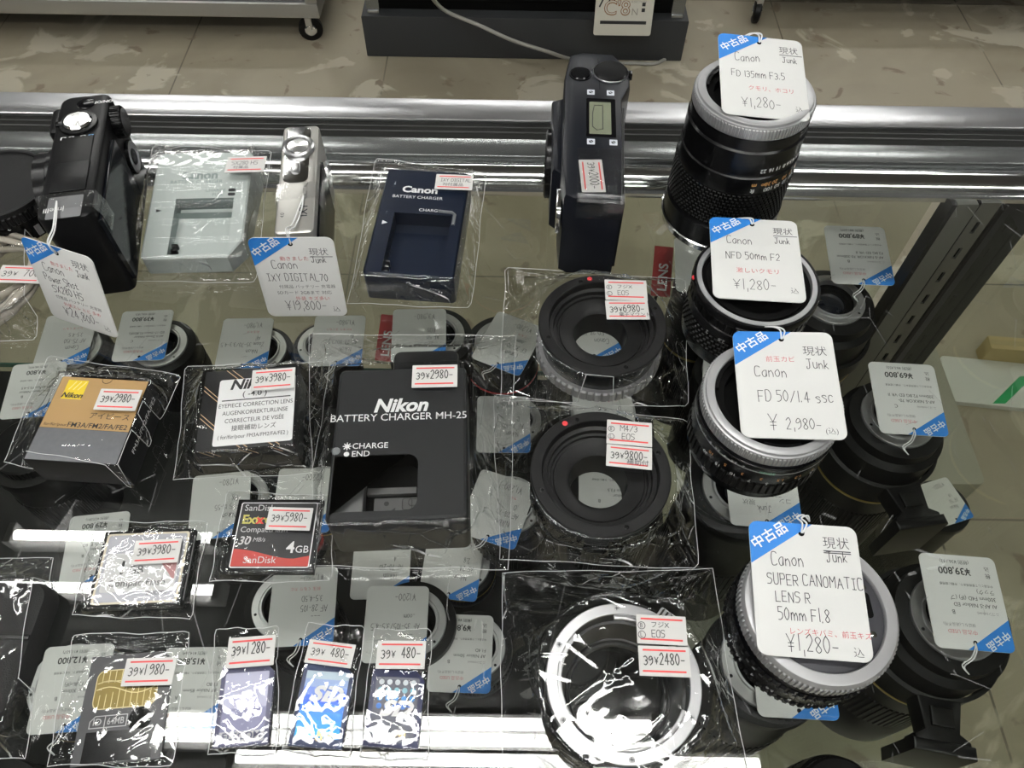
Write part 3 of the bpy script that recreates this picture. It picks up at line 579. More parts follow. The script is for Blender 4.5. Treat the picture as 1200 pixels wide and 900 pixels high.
def lens_r18():
    p = P(962, 712, 36); t = thing('camera_lens', 'old lens with broad matt silver ring and slotted grey mount, nearest in the lens row', 'camera lens', (p.x, p.y, 0)); h = 36
    b = MB(); b.lathe([(28, 0), (31, 0), (31.6, 1), (31.6, 4)], BLKM, 90); b.lathe([(28, 0), (27, 2), (0, 3)], CAV); b.build('front_rim', t)
    b = MB(); b.lathe([(32.6, 3.8), (32.6, 10)], BLKM, 90); b.knurl(33.6, 4, 8, 64, .9, BLKM); b.build('aperture_ring', t)
    b = MB(); b.lathe([(33, 9.8), (33.2, 10.4), (33.2, 16.5), (32.4, 17)], BLKM, 90); br = b.build('barrel', t)
    b = MB(); b.knurl(33.8, 17, 22, 56, 1.0, BLKM, .6); b.lathe([(32.8, 16.8), (32.8, 22.2)], BLKM, 90); b.build('focus_ring', t)
    b = MB(); b.lathe([(32.6, 22), (31.6, 24), (31.6, 26.4)], BLKG, 90); b.build('neck', t)
    b = MB()
    for s_, a in zip(('1.8', '2.8', '4', '5.6', '8', '11', '16'), range(-170, -70, 15)): ring_text(b, s_, 33.25, 12, 3, R(a), PWHITE)
    b.build('engraved_scale', br, smooth=False)
    b = MB(); b.knurl(32.9, h - 9.6, h - 2.4, 96, .7, SIL); b.lathe([(32.3, h - 10), (32.3, h - 9.4)], SIL, 96); b.lathe([(32.3, h - 2.6), (32.2, h - 1.6), (31.2, h - .2), (30.6, h), (26.8, h), (26.4, h - .6), (26.4, h - 2.6)], SIL, 96); b.build('breech_ring', t)
    b = MB(); G = mat('mount_grey', (.075, .075, .085), .35, .4); b.lathe([(26.6, h - 2.2), (26, h - 2), (14.6, h - 2), (14, h - 3), (13.8, h - 7), (0, h - 7)], G, 72); b.poly([rrect(3.4, 11, 1.7, 20.6, 2)], h - 1.9, CAV)
    for a in (25, -28, 200): b.lathe([(0, h - .9), (1.3, h - 1.1), (1.5, h - 2)], CHR, 14, 22.4 * math.cos(R(a)), 22.4 * math.sin(R(a)))
    b.build('mount_plate', t); b = MB(); b.lathe([(13.6, h - 6.6), (8, h - 5.2), (0, h - 4.8)], ELEM, 40); b.build('rear_element', t)
lens_135(); lens_nfd(); lens_fd14(); lens_r18()

# their hang tags
HEAD = [('現状', 10.5, 18.5, 6.2, INK), ('_', 10.5, 16.9, 12.5, INK)]
price_tag('hand-lettered tag marked 1,280 yen on the tallest lens at the back', (135, 378, 98), (R(11), R(4), R(-2)), hand=[('Junk', 12, 11.5, 3.9, 0), ('Canon', -15, 10, 5.4, 0), ('FD 135mm F3.5', -17.5, -1.5, 4.6, 0), ('¥1,280-', -13, -22.5, 6.6, 0)],
    kanji=HEAD + [('クモリ、ホコリ', -8.5, -10.5, 4.2, RED), ('込', 16.5, -23, 5, INK)], string=[(-1, 29.5, 1.5), (-5, 32.5, -1), (-10, 30, -4), (-12, 26, -5)], seed=11)
price_tag('hand-lettered tag marked 1,280 yen on the short all black lens', (131, 291, 46.5), (R(2), R(-2), R(-5)), hand=[('Junk', 11, 11.5, 3.9, 0), ('Canon', -15, 10, 5.2, 0), ('NFD 50mm F2', -16, -1, 4.8, 0), ('¥1,280-', -13, -22, 6.8, 0)],
    kanji=HEAD + [('激しいクモリ', -11, -10.5, 4.4, RED), ('込', 16.5, -23, 5, INK)], string=[(-2, 28.5, 1), (-7, 29.5, 0), (-10, 31, -3), (-12, 33, -6)], seed=12)
price_tag('hand-lettered tag marked 2,980 yen in slanting script on the third lens', (132, 208, 48.5), (R(6), R(-4), R(-3)), hand=[('Junk', 10, 8.5, 5, 0), ('Canon', -15, 3.5, 5.8, 0), ('FD 50/1.4 ssc', -14.5, -10, 5.6, 0), ('¥', -11, -25, 8, 0), ('2,980-', -3, -24, 5.6, 0)],
    kanji=[('現状', 9, 16, 6.6, INK), ('前玉カビ', -9, 12, 4, RED), ('(込)', 14.5, -26, 4.2, INK)], string=[(-.5, 28.5, 1), (-1, 31, 0), (-3, 34, -3), (-6, 36, -6)], seed=13)
price_tag('hand-lettered tag marked 1,280 yen with red note on the nearest silver-ringed lens', P(947, 690, 41), (R(5), R(-2), R(-4)), 45.5, 56, hand=[('Junk', 9.5, 12.5, 4.3, 0), ('Canon', -15, 9.5, 5.4, 0), ('SUPER CANOMATIC', -17.5, 1, 4.6, 0), ('LENS R', -14.5, -6.5, 4.6, 0), ('50mm F1.8', -14, -14, 5, 0), ('¥1,280-', -11.5, -26.5, 6.6, 0)],
    kanji=[('現状', 8.5, 18.8, 6.4, INK), ('_', 8.5, 17.2, 11, INK), ('_', 8.5, 16.3, 11, INK), ('レンズキバミ、前玉キズ', -9.5, -19.6, 3.4, RED), ('込', 16, -27, 5, INK)], string=[(0, 28, 1.4), (-1.5, 31, 0), (2, 33, -2), (5, 31, -4)], seed=14)

# ================================================================== cameras
def silver_text(b, s, x, y, size, z, m, rot=0, bold=.02): b.text(s, x, y, size, z, m, rot, al='C', bold=bold)
def compact_black():
    a = R(101.5); t = thing('compact_camera', 'black compact digital camera with mode dial standing by the left edge', 'camera', (-250, 350, 0), a)
    b = MB(); b.slab(rrect(108, 29, (7, 7, 5, 5)), 0, 62, BLK, 2.2, 2); b.slab(rrect(24, 8, 3.5, 38, 17), 4, 58, BLK, 2.5, 2); b.build('body', t)
    b = MB(); b.M = Matrix.Translation((4, 14, 30)) @ Matrix.Rotation(R(-90), 4, 'X'); b.lathe([(27, 0), (27, 5), (25.5, 6), (25.5, 13), (23, 14), (12, 13), (11, 9), (0, 8.5)], BLKM, 60); b.build('lens_barrel', t)
    b = MB(); b.lathe([(0, 65.4), (7, 65.2), (8, 64.2), (8, 62)], CHR, 32, 26, 1); b.build('shutter_button', t); b = MB(); b.lathe([(8.2, 63.6), (10.6, 63.4), (11, 61.8)], BLKM, 36, 26, 1); b.box(24, 28, 9, 13.5, 62, 64, BLKM, .8); b.build('zoom_lever', t)
    b = MB(); b.lathe([(0, 62.6), (4.6, 62.6), (5.4, 62.2)], BLKG, 24, 45, -1); b.build('power_button', t)
    b = MB(); b.M = Matrix.Translation((38, -14, 52)) @ Matrix.Rotation(R(90), 4, 'X'); b.knurl(9.5, 0, 6, 34, .7, BLKM); b.lathe([(9, 6), (8, 6.6), (0, 6.4)], BLKM, 40); b.build('mode_dial', t)
    b = MB(); b.M = Matrix.Translation((34, -14.6, 29)) @ Matrix.Rotation(R(90), 4, 'X'); b.knurl(10.5, 0, 2.6, 40, .5, BLKM); b.lathe([(9.8, 2.4), (8.4, 3), (5.2, 2.2)], STEEL, 40); b.lathe([(4.8, 2.2), (4.4, 3), (0, 3)], BLKM, 30); b.build('control_wheel', t)
    b = MB(); b.box(-50, 18, -17, -14.4, 7, 55, mat('lcd_frame', (.006, .007, .010), .12, spec=.3), .8); b.build('rear_screen', t)
    b = MB(); b.box(-32, 14, -9, 9, 61.8, 62.5, RUB, .4); b.box(-33, -9, -9.4, 9.4, 61.8, 63, BLK, .5); b.build('flash_cover', t)
    b = MB(); z = 62.3; r = R(-90); b.text('ON/OFF', 46, -10.2, 3.4, z, PWHITE, r + math.pi, al='C', bold=.02)
    for k, (c, m) in enumerate(((0, PWHITE), (1, PWHITE), (2, PWHITE), (3, mat('icon_blue', (.15, .4, .75), .5)))): x = 13.3; y = 8 - k * 4.4 - (2 if k > 1 else 0); b.poly([rrect(2.8, 3, .5, x, y)], z, m); b.poly([rrect(1.4, 1.2, .2, x + .2, y)], z + .1, BLK)
    b.text('GPS', -14, 0, 4.4, 62.75, DGREY, math.pi / 2 * 3, al='C'); b.build('print', t, smooth=False)
    b = MB(); b.poly([rrect(17, 18, 1, -45, 0)], 62.3, mat('plate_grey', (.22, .22, .23), .35, .5)); b.text('intelli', -45, 5.4, 5, 62.4, PWHITE, R(90), al='C', bold=.01); b.build('grey_plate', t, smooth=False)
    b = MB(); pr = [(19.5, 40), (18.6, 54), (15.4, 62.6), (9, 63.4), (0, 63.5), (-9, 63.4), (-15, 62.8), (-17.4, 55), (-17.6, 44)]; b.rings([[(x, y, zz + .3) for y, zz in pr] for x in (-34.5, -46)], TAPE, False, False) if False else b.add([(x, y, zz + .35) for x in (-35, -48) for y, zz in pr], [(i, i + 1, i + 10, i + 9) for i in range(8)], TAPE); b.build('tape_strip', t)
compact_black()
def plane_tag(label, a, bb, c, d, hand, kanji, string, seed):
    ce = (a + bb + c + d) / 4; ux = ((bb - a) + (c - d)).normalized(); uy = ((a - d) + (bb - c)); uy = (uy - ux * uy.dot(ux)).normalized(); uz = ux.cross(uy)
    M = Matrix((ux, uy, uz)).transposed(); return price_tag(label, ce, M, 45.5, 55, hand, kanji, string, seed=seed)
plane_tag('hand-lettered tag marked 24,800 yen hanging from the black digital camera', P(27, 275, 58), P(110, 302, 58), P(136, 396, 3), P(62, 372, 3),
    [('Junk', 9, 12, 4, 0), ('Canon', -15, 9, 5.4, 0), ('Power Shot', -17, 1.5, 4.6, 0), ('SX280 HS', -14, -6, 5, 0), ('¥24,800-', -12, -23, 6, 0)],
    [('現状', 8, 18.5, 6, INK), ('動きました', -8, 14.8, 3.3, RED), ('付属品 バッテリー 充電器', -14, -10.5, 3, INK), ('外装スレ ヒビ 多め', -10, -15, 3.3, RED), ('込', 15.5, -25, 5, INK)], ['world', (-241, 279.5, 62), (-240, 288, 64.4), (-243, 300, 64.6), (-245, 308, 64.4)], 21)
def compact_silver():
    a = R(96.8); t = thing('compact_camera', 'slim silver compact camera standing behind its hanging tag', 'camera', (-124.5, 343.5, 0), a); CH = mat('champagne', (.50, .49, .46), .33, .75)
    b = MB(); b.slab(rrect(91, 21.5, 3.4), 0, 53, CH, 1.6, 1.6); b.build('body', t)
    b = MB(); b.box(-44, 20, -12.2, -10.4, 6, 46, BLKG, .5); b.build('rear_screen', t)
    b = MB(); b.M = Matrix.Translation((32, -10.6, 26)) @ Matrix.Rotation(R(90), 4, 'X'); b.lathe([(8.6, 0), (8.4, 1.6), (6, 1.6), (5.6, 1), (3.4, 1), (3, 1.8), (0, 1.8)], STEEL, 36); b.build('control_pad', t)
    b = MB(); b.M = Matrix.Translation((28, 10.6, 27)) @ Matrix.Rotation(R(-90), 4, 'X'); b.lathe([(19, 0), (18.6, 2), (14, 3), (0, 3)], STEEL, 44); b.build('lens_cover', t)
    b = MB(); b.slab(rrect(50, 14.5, 5, 19, 1.2), 52.8, 53.5, CHR, .3); b.build('chrome_panel', t)
    b = MB(); b.lathe([(9.6, 53.4), (9.4, 55.6), (8.4, 56.2), (7.4, 55.8), (7, 54.6)], STEEL, 40, 24, .6); b.build('zoom_ring', t); b = MB(); b.lathe([(6.8, 54.4), (6, 55.5), (0, 55.8)], CHR, 36, 24, .6); b.build('shutter_button', t)
    b = MB(); b.slab(rrect(9, 5, 2.2, 6, 1.4), 53.4, 54.4, STEEL, .5); b.build('power_button', t)
    b = MB(); b.text('IXY', -29, -4.8, 6.2, 53.15, INK, R(90) - math.pi, al='C', bold=.02) if False else b.text('IXY', -33, -6.5, 6.4, 53.15, INK, 0, al='L', bold=.012); b.text('DIGITAL', -19, -6, 3.6, 53.15, INK, 0, al='L'); b.text('4.0', -33, 6, 3, 53.15, INK, 0, al='L'); b.build('print', t, smooth=False)
    b = MB(); pr = [(13, 38), (11.6, 52.6), (6, 53.8), (-8, 53.8), (-11.4, 52.8), (-13.6, 44), (-18, 40)]; b.add([(x, y, zz + .3) for x in (-6, -20) for y, zz in pr], [(i, i + 1, i + 8, i + 7) for i in range(6)], TAPE); b.build('tape_strip', t)
compact_silver()
plane_tag('hand-lettered tag marked 19,800 yen hanging before the slim silver camera', P(289, 277, 57.5), P(390, 277, 57.5), P(410, 370, 2.5), P(314, 371, 2.5),
    [('Junk', 9.5, 11.8, 4, 0), ('Canon', -14, 7.5, 5.6, 0), ('IXY DIGITAL70', -18.5, -1.5, 4.8, 0), ('¥19,800-', -12, -23.5, 6.4, 0)],
    [('現状', 9, 17.2, 6, INK), ('_', 9, 15.8, 12, INK), ('動きました', -8.5, 13.4, 3.6, RED), ('付属品 バッテリー 充電器', -13, -6.8, 3.1, INK), ('SDカード 2GBまで 対応', -15, -11.4, 3.3, INK), ('外装 キズ多い', -5, -16, 3.5, RED), ('込', 16, -25, 5, INK)], ['world', (-121, 294, 60), (-120, 302, 55.6), (-119, 316, 54.6), (-118, 326, 54.6)], 22)
def film_compact():
    a = R(87.5); t = thing('film_camera', 'black autofocus film camera standing end-on with small status window', 'camera', (45, 388, 0), a); BN = mat('navy_black', (.007, .008, .012), .34, spec=.22)
    out = [(-69, -17), (20, -19), (34, -24), (50, -24), (58, -20), (67, -14), (68, 6), (64, 14), (40, 17), (-40, 17), (-66, 15), (-69, 10)]
    b = MB(); b.slab(out, 0, 62, BN, 3, 2); b.slab([(-40, 15), (34, 16), (30, 24), (-34, 22)], 4, 52, BN, 3, 3); b.build('body', t)
    b = MB(); b.slab([(-64, -19), (-20, -19.6), (20, -21), (20, -17), (-64, -16)], 3, 56, BLK, 1, 1); b.build('film_door', t)
    b = MB(); b.lathe([(0, 64.2), (9.6, 64), (10.6, 63.2), (10.8, 61.5)], BLKM, 40, 46, -12); b.lathe([(10.9, 63), (11.2, 62.6), (11.2, 61)], STEEL, 40, 46, -12); b.box(44, 48, -25.5, -22.5, 58, 63, BLKM, .6); b.build('zoom_dial', t)
    b = MB(); b.lathe([(0, 63.2), (5.6, 63.1), (6.2, 62.4)], BLKG, 30, 43, 7); b.lathe([(6.5, 62.3), (6.9, 62.5), (7.2, 61.9)], BLKM, 30, 43, 7); b.build('shutter_button', t)
    b = MB(); b.poly([rrect(36, 17.5, 1, 1, -5.5)], 62.1, BLKG); b.poly([rrect(30, 13, .6, 0.5, -5)], 62.2, mat('lcd_green', (.17, .185, .13), .25)); b.tube([(12, -1.5, 62.3), (12, -6.5, 62.3), (-10, -6.5, 62.3), (-11, -3, 62.3), (-8, -.5, 62.3), (5, -.5, 62.3)], .25, DGREY, 4, True); b.build('status_window', t, smooth=False)
    b = MB(); IC = mat('icon_white', (.62, .64, .70), .5)
    for x, y in ((25, .5), (25, -11.5), (-21.5, .5), (-21.5, -12.5)):
        b.poly([rrect(5, 4.6, .4, x, y)], 62.15, IC); b.poly([circ(1.4, 5, x, y, x)], 62.25, BN); b.ribbon([(x - 1, y - 1), (x + 1.2, y + 1)], .4, 62.3, IC)
    b.ribbon([(60, -4), (28, -5)], .35, 62.15, CAV); b.build('print', t, smooth=False)
    b = MB(); b.M = Matrix.Translation((-56, 16.4, 40)) @ Matrix.Rotation(R(-90), 4, 'X'); b.slab(rrect(24, 20, 6), 0, 2.4, CHR, .8); b.build('flash_window', t)
    b = MB(); b.M = Matrix.Translation((-2, 22.5, 28)) @ Matrix.Rotation(R(-90), 4, 'X'); b.lathe([(21, -4), (21, 3), (19, 4), (13, 3), (12, 1), (0, .6)], BLKM, 50); b.build('lens_barrel', t)
    b = MB(); b.M = Matrix.Translation((-50, 17.3, 12)) @ Matrix.Rotation(R(180), 4, 'Z') @ Matrix.Rotation(R(90), 4, 'X'); b.text('ZOOM', 0, 0, 7, 0, mat('yellow_print', (.6, .5, .05), .5), R(90), al='C', bold=.02); b.build('side_lettering', t, smooth=False)
    inv = Matrix.Rotation(-a, 4, 'Z') @ Matrix.Translation((-45, -388, 0))
    sticker(t, [(679, 188), (706, 187), (709, 225), (681, 226)], 62.35, '2000-', turn=R(-90), base=inv)
    for z0 in (62.62,): b = MB(); b.add([(x, y, zz) for y in (8, -18) for x, zz in ((-28, 62.7), (-66, 62.8), (-69.6, 59.5), (-70, 48))], [(i, i + 1, i + 5, i + 4) for i in range(3)], TAPE); b.build('tape_strip', t)
film_compact()
# black lens with cap at the left edge
t = thing('capped_lens', 'black lens with a rear cap on top, cut by the left edge of the photo', 'camera lens', (-319, 362, 0))
b = MB(); b.lathe([(0, 0), (27, 0), (28.5, 1.5), (28.5, 10), (29.5, 11), (29.5, 16.5)], BLKM, 72)
b.build('barrel', t)
b = MB(); b.M = Matrix.Rotation(R(-38), 4, 'Z') @ Matrix.Translation((29.2, 0, 7)); b.box(-2, .4, -1.6, 1.6, -4, 4, SIL, .3); b.build('index_mark', t)
b = MB(); b.knurl(31.6, 17, 24.5, 60, .9, BLK); b.lathe([(30.6, 16.8), (30.6, 17.2)], BLK); b.lathe([(31, 24.4), (31.6, 25), (31.4, 27.6), (30.4, 28), (29.4, 27.8), (29, 26.6), (0, 26.6)], mat('cap_grain', (.008, .008, .0085), .5, spec=.25, bump=(3000, .4)), 72); b.build('rear_cap', t)

# ================================================================== boxed and bagged goods
def goods(q, h): ce, w, l, a = fitbox(q, h); return ce, w, l, a
ce, wd, ln, an = goods([(189, 178), (299, 180), (281, 312), (160, 310)], 27); ZN = 13.0; FP = lambda y0, y1: rect_xy(Vector((ce.x - .5 * (y0 + y1) * math.sin(an) * ln, ce.y + .5 * (y0 + y1) * math.cos(an) * ln, 0)), wd, (y1 - y0) * ln, an)
qa, qb, qc, qd = P(189, 178, 27), P(299, 180, 27), P(278, 302, ZN), P(162, 300, ZN); ce = (qa + qb + qc + qd) / 4; ln = ((qa - qd).length + (qb - qc).length) / 2; wd = ((qa - qb).length + (qc - qd).length) / 2
t = thing('battery_charger', 'pale grey battery charger with open bay, in clear wrap', 'battery charger', (ce.x, ce.y, 0), an); PG = mat('pale_grey_plastic', (.47, .52, .50), .36); PG2 = mat('slate_grey_plastic', (.26, .31, .30), .4)
o = rrect(wd, ln, (3, 3, 3, 3)); o = [p for p in o if not (p[0] > wd / 2 - 8 and p[1] < -ln / 2 + 9)]; o += [(wd / 2 - 8, -ln / 2), (wd / 2, -ln / 2 + 12)]
bay = [(-wd * .235, -ln * .47), (wd * .36, -ln * .47), (wd * .36, ln * .045), (-wd * .235, ln * .045)]
b = MB(); b.wall(o, 0, 25.6, PG); b.wall(o, 25.6, 27, PG, inset(o, 1)); b.poly([inset(o, 1), bay], 27, PG); b.wall(bay, 15, 27, PG2); b.poly([bay], 15, PG); b.wall([(bay[0][0], ln * -.05), (bay[1][0], ln * -.05), (bay[1][0], ln * .045), (bay[0][0], ln * .045)], 15, 22, PG2); b.build('body', t)
b = MB()
for k in range(3): b.box(bay[0][0] + .3, bay[0][0] + 4, -ln * .45 + k * 3.4, -ln * .45 + k * 3.4 + 1.6, 15, 22, BLKM, .3)
b.build('contact', t); b = MB(); b.text('Canon', -wd * .03, ln * .235, 8.2, 27.1, PG2, al='C', bold=.035, sx=1.05); b.text('BATTERY CHARGER', -wd * .05, ln * .19, 3.6, 27.1, PG2, al='C'); b.text('CHARGE', wd * .16, ln * .105, 3.2, 27.1, PG2, al='C'); b.text('FULL', wd * .19, ln * .065, 3.2, 27.1, PG2, al='C')
b.poly([[(-wd * .42, -ln * .08), (-wd * .36, -ln * .065), (-wd * .42, -ln * .05)]], 27.1, PRINT); b.build('print', t, smooth=False)
for y in (.118, .078): b = MB(); b.M = Matrix.Translation((wd * .33, ln * y, 27)); b.slab(rrect(4.6, 2.2, 1.05), -.3, .4, DGREY, .2); b.build('indicator_lamp', t)
for ch in t.children:                        # the case slopes down towards the viewer
    for v in ch.data.vertices: v.co.z *= ZN / 27 + (1 - ZN / 27) * (v.co.y * 1000 / ln + .5)
bag('clear wrap around the pale grey charger', [(180, 170), (318, 178), (300, 332), (142, 330)], [('p', FP(-.5 + k / 6, -.5 + (k + 1) / 6), ZN + (27 - ZN) * (k + 1) / 6) for k in range(6)], 3, amp=.8, crump=.3, gap=2.0, stickers=[dict(q=[(266, 184), (311, 184), (310, 204), (265, 200)], h=29.2, notes=[('SX280 HS', -.36, -.02, .24, 'p'), ('付属品', -.3, -.26, .22, 'k')])])
G2 = [(452, 196), (550, 203), (533, 328), (428, 318)]; ce, wd, ln, an = goods(G2, 22)
t = thing('battery_charger', 'navy blue battery charger with open bay, in clear wrap', 'battery charger', (ce.x, ce.y, 0), an); NV = mat('navy_plastic', (.007, .012, .027), .3, spec=.3); NV2 = mat('navy_shade', (.008, .012, .024), .35)
o = rrect(wd, ln, 2.6); bay = [(-wd * .3, -ln * .475), (wd * .36, -ln * .475), (wd * .36, ln * .06), (-wd * .3, ln * .06)]
b = MB(); b.wall(o, 0, 20.8, NV); b.wall(o, 20.8, 22, NV, inset(o, 1)); b.poly([inset(o, 1), bay], 22, NV); b.wall(bay, 12, 22, NV2); b.poly([bay], 12, NV2); b.add([(bay[0][0], bay[0][1], 12.2), (bay[1][0], bay[1][1], 12.2), (bay[2][0], -ln * .03, 13), (bay[3][0], -ln * .03, 13)], [(0, 1, 2, 3)], NV); b.build('body', t)
b = MB()
for k in range(3): b.box(bay[0][0] + .3, bay[0][0] + 2.5, -ln * .44 + k * 4, -ln * .44 + k * 4 + 1.2, 13, 18, STEEL, .2)
b.build('contact', t)
b = MB(); b.text('Canon', -wd * .06, ln * .265, 7.6, 22.1, PWHITE, al='C', bold=.035, sx=1.1); b.text('BATTERY CHARGER', -wd * .07, ln * .205, 3.5, 22.1, PWHITE, al='C'); b.text('CHARGE', wd * .1, ln * .085, 3.4, 22.1, PWHITE, al='C'); b.poly([[(-wd * .415, -ln * .06), (-wd * .35, -ln * .042), (-wd * .415, -ln * .022)]], 22.1, PWHITE); b.build('print', t, smooth=False)
b = MB(); b.tube([(wd * .2, ln * .095, 22), (wd * .36, ln * .09, 22), (wd * .395, ln * .07, 22), (wd * .395, -ln * .03, 22)], 1.1, mat('lamp_grey', (.20, .21, .22), .3), 6); b.build('indicator_lamp', t)
bag('clear wrap around the navy charger', [(440, 186), (570, 204), (552, 362), (408, 356)], [('p', rect_xy(ce, wd, ln, an), 22.6)], 4, amp=.8, gap=2.0, stickers=[dict(q=[(511, 204), (555, 206), (553, 224), (510, 221)], h=24.2, notes=[('IXY DIGITAL', -.36, .02, .2, 'p'), ('70付属品', -.3, -.26, .24, 'k')])])
G3 = [(395, 432), (548, 430), (548, 592), (385, 597)]; ce, wd, ln, an = goods(G3, 34); ln = 84; ce.y -= 3
t = thing('battery_charger', 'large charcoal battery charger with dark battery bay, in clear bag', 'battery charger', (ce.x, ce.y, 0), an); h = 34
o = rrect(wd, ln, 3.2); bay = rrect(wd * .62, ln * .34, (5, .1, .1, 5), -wd * .17, -ln * .27)
b = MB(); b.wall(o, 0, h - 2.4, DGREY); b.wall(o, h - 2.4, h - .7, DGREY, inset(o, .8)); b.wall(inset(o, .8), h - .7, h, DGREY, inset(o, 2)); b.poly([inset(o, 2), bay], h, DGREY); b.wall(bay, h - 12, h, CAV); b.poly([bay], h - 12, CAV); b.build('body', t)
b = MB(); b.box(-wd * .475, -wd * .25, -ln * .43, -ln * .22, h - 11.9, h - 4, mat('mid_grey_plastic', (.085, .088, .088), .4), .5); b.build('slide_catch', t)
b = MB(); z = h - 11.5; LB = mat('bay_label', (.09, .09, .09), .5); b.box(-wd * .24, wd * .12, -ln * .29, -ln * .25, h - 12, h - 9, LB, .2); b.poly([rrect(wd * .34, ln * .13, .6, -wd * .02, -ln * .365)], z, LB)
for x, y, ww, ll in ((.05, -.34, .07, .07), (.10, -.33, .08, .04), (.1, -.385, .08, .03), (.04, -.41, .05, .03)): b.tube([(p[0], p[1], z + .1) for p in rrect(wd * ww, ln * ll, 1.2, wd * x, ln * y)], .15, PRINT, 4, True)
b.disc(-wd * .1, -ln * .335, 1.2, z + .1, PRINT, 12); b.poly([[(-wd * .07, -ln * .38), (-wd * .035, -ln * .36), (-wd * .035, -ln * .40)]], z + .1, PRINT); b.build('bay_label', t, smooth=False)
b = MB(); b.text('Nikon', 0, ln * .185, 10.4, h + .1, PWHITE, al='C', bold=.035, shear=.25); b.text('BATTERY CHARGER MH-25', -wd * .015, ln * .125, 5.6, h + .1, PWHITE, al='C', sx=.98, bold=.004); b.text('CHARGE', -wd * .345, -ln * .055, 4.3, h + .1, PWHITE, al='L', bold=.006); b.text('END', -wd * .345, -ln * .105, 4.3, h + .1, PWHITE, al='L', bold=.006)
b.disc(-wd * .385, -ln * .088, 1.3, h + .1, PWHITE)
for k in range(4): c, s_ = math.cos(k * math.pi / 4), math.sin(k * math.pi / 4); b.ribbon([(-wd * .385 - 1.9 * c, -ln * .038 - 1.9 * s_), (-wd * .385 + 1.9 * c, -ln * .038 + 1.9 * s_)], .5, h + .1, PWHITE)
b.disc(-wd * .385, -ln * .038, 1.1, h + .12, PWHITE); b.build('print', t, smooth=False)
b = MB(); b.lathe([(0, h + .3), (1.6, h + .3), (2.2, h - .2)], mat('lamp_grey'), 20, -wd * .462, -ln * .065); b.build('indicator_lamp', t)
b = MB(); b.slab(rrect(34, 20, 4, wd * .17, ln / 2 + 5), 6, 28, BLK, 2, 1); b.build('plug_adapter', t)
bag('clear bag around the large charcoal charger', [(362, 392), (604, 394), (596, 668), (368, 664)], [('p', rect_xy(ce, wd, ln, an), 34), ('p', rect_xy(Vector((ce.x + wd * .17, ce.y + ln / 2 + 5, 0)), 36, 22, an), 28)], 5, N=120, amp=1.15, gap=2.0, stickers=[dict(q=[(483, 428), (536, 428), (536, 454), (483, 454)], h=36.5, price='2980-')])
# two small cartons
G4 = [(75, 437), (168, 450), (142, 547), (28, 537)]; ce, wd, ln, an = goods(G4, 22); wd, ln = 46, 49
t = thing('small_carton', 'small gold and grey carton with a yellow logo square', 'carton', (ce.x, ce.y, 0), an); KR = mat('gold_card', (.48, .30, .125), .38, .25); GC = mat('grey_card', (.13, .135, .145), .34, .4, var=(400, (.17, .175, .185))); BC = mat('black_card', (.007, .007, .008), .35, spec=.3)
b = MB(); b.box(-wd / 2, wd / 2, -ln / 2, ln / 2, 0, 22, BC, .5); b.poly([rrect(wd - 1, ln * .62, .1, 0, ln * .185)], 22.05, KR); b.poly([rrect(wd - 1, ln * .365, .1, 0, -ln * .31)], 22.05, GC); b.disc(1, ln / 2 - .9, 2.6, 22.08, mat('gold_shade', (.33, .2, .08), .4), 24) if False else None; b.build('box', t)
b = MB(); b.poly([rrect(10.5, 11.5, .1, -wd * .29, ln * .34)], 22.12, mat('logo_yellow', (.85, .62, .02), .4)); YL = mat('logo_ray', (.95, .82, .35), .4)
for k in range(3): b.ribbon([(-wd * .36 + k * 2.4, ln * .36 - 1), (-wd * .31 + k * 2.6, ln * .44)], .5, 22.16, YL)
b.build('logo_patch', t, smooth=False); b = MB()
b.text('Nikon', -wd * .29, ln * .24, 4.3, 22.2, PRINT, al='C', bold=.03, shear=.25); b.text('アイピース', wd * .22, -ln * .01 + 1, 4.2, 22.15, PRINT, al='C'); b.text('FM3A/FM2/FA/FE2', wd * .13, -ln * .105, 4.0, 22.15, PRINT, al='C', bold=.008); b.text('for/für/pour', -wd * .33, -ln * .1, 2.4, 22.15, BC, al='C')
b.tube([(1 + 2.6 * math.cos(R(180 + 15 * k)), ln / 2 - .4 + 2.6 * math.sin(R(180 + 15 * k)), 22.1) for k in range(13)], .15, BC, 4)
b.build('print', t, smooth=False); b = MB(); b.M = Matrix.Translation((wd / 2 + .1, 0, 11)) @ Matrix.Rotation(R(90), 4, 'Z') @ Matrix.Rotation(R(90), 4, 'X'); b.text('FM3A/FM2/FA/FE2', 4, 0, 4.4, 0, PWHITE, al='C'); b.build('side_lettering', t, smooth=False)
bag('clear bag around the gold and grey carton', [(56, 418), (212, 440), (157, 572), (4, 543)], [('p', rect_xy(ce, wd, ln, an), 22)], 6, amp=1.0, stickers=[dict(q=[(118, 455), (167, 458), (158, 483), (111, 479)], h=24.3, price='2980-')])
G5 = [(240, 433), (347, 430), (345, 520), (230, 530)]; ce, wd, ln, an = goods(G5, 22)
t = thing('small_carton', 'small black carton with gold lines and a white printed label', 'carton', (ce.x, ce.y, 0), an)
b = MB(); b.box(-wd / 2, wd / 2, -ln / 2, ln / 2, 0, 22, BC, .5); GL2 = mat('gold_line', (.62, .42, .24), .4)
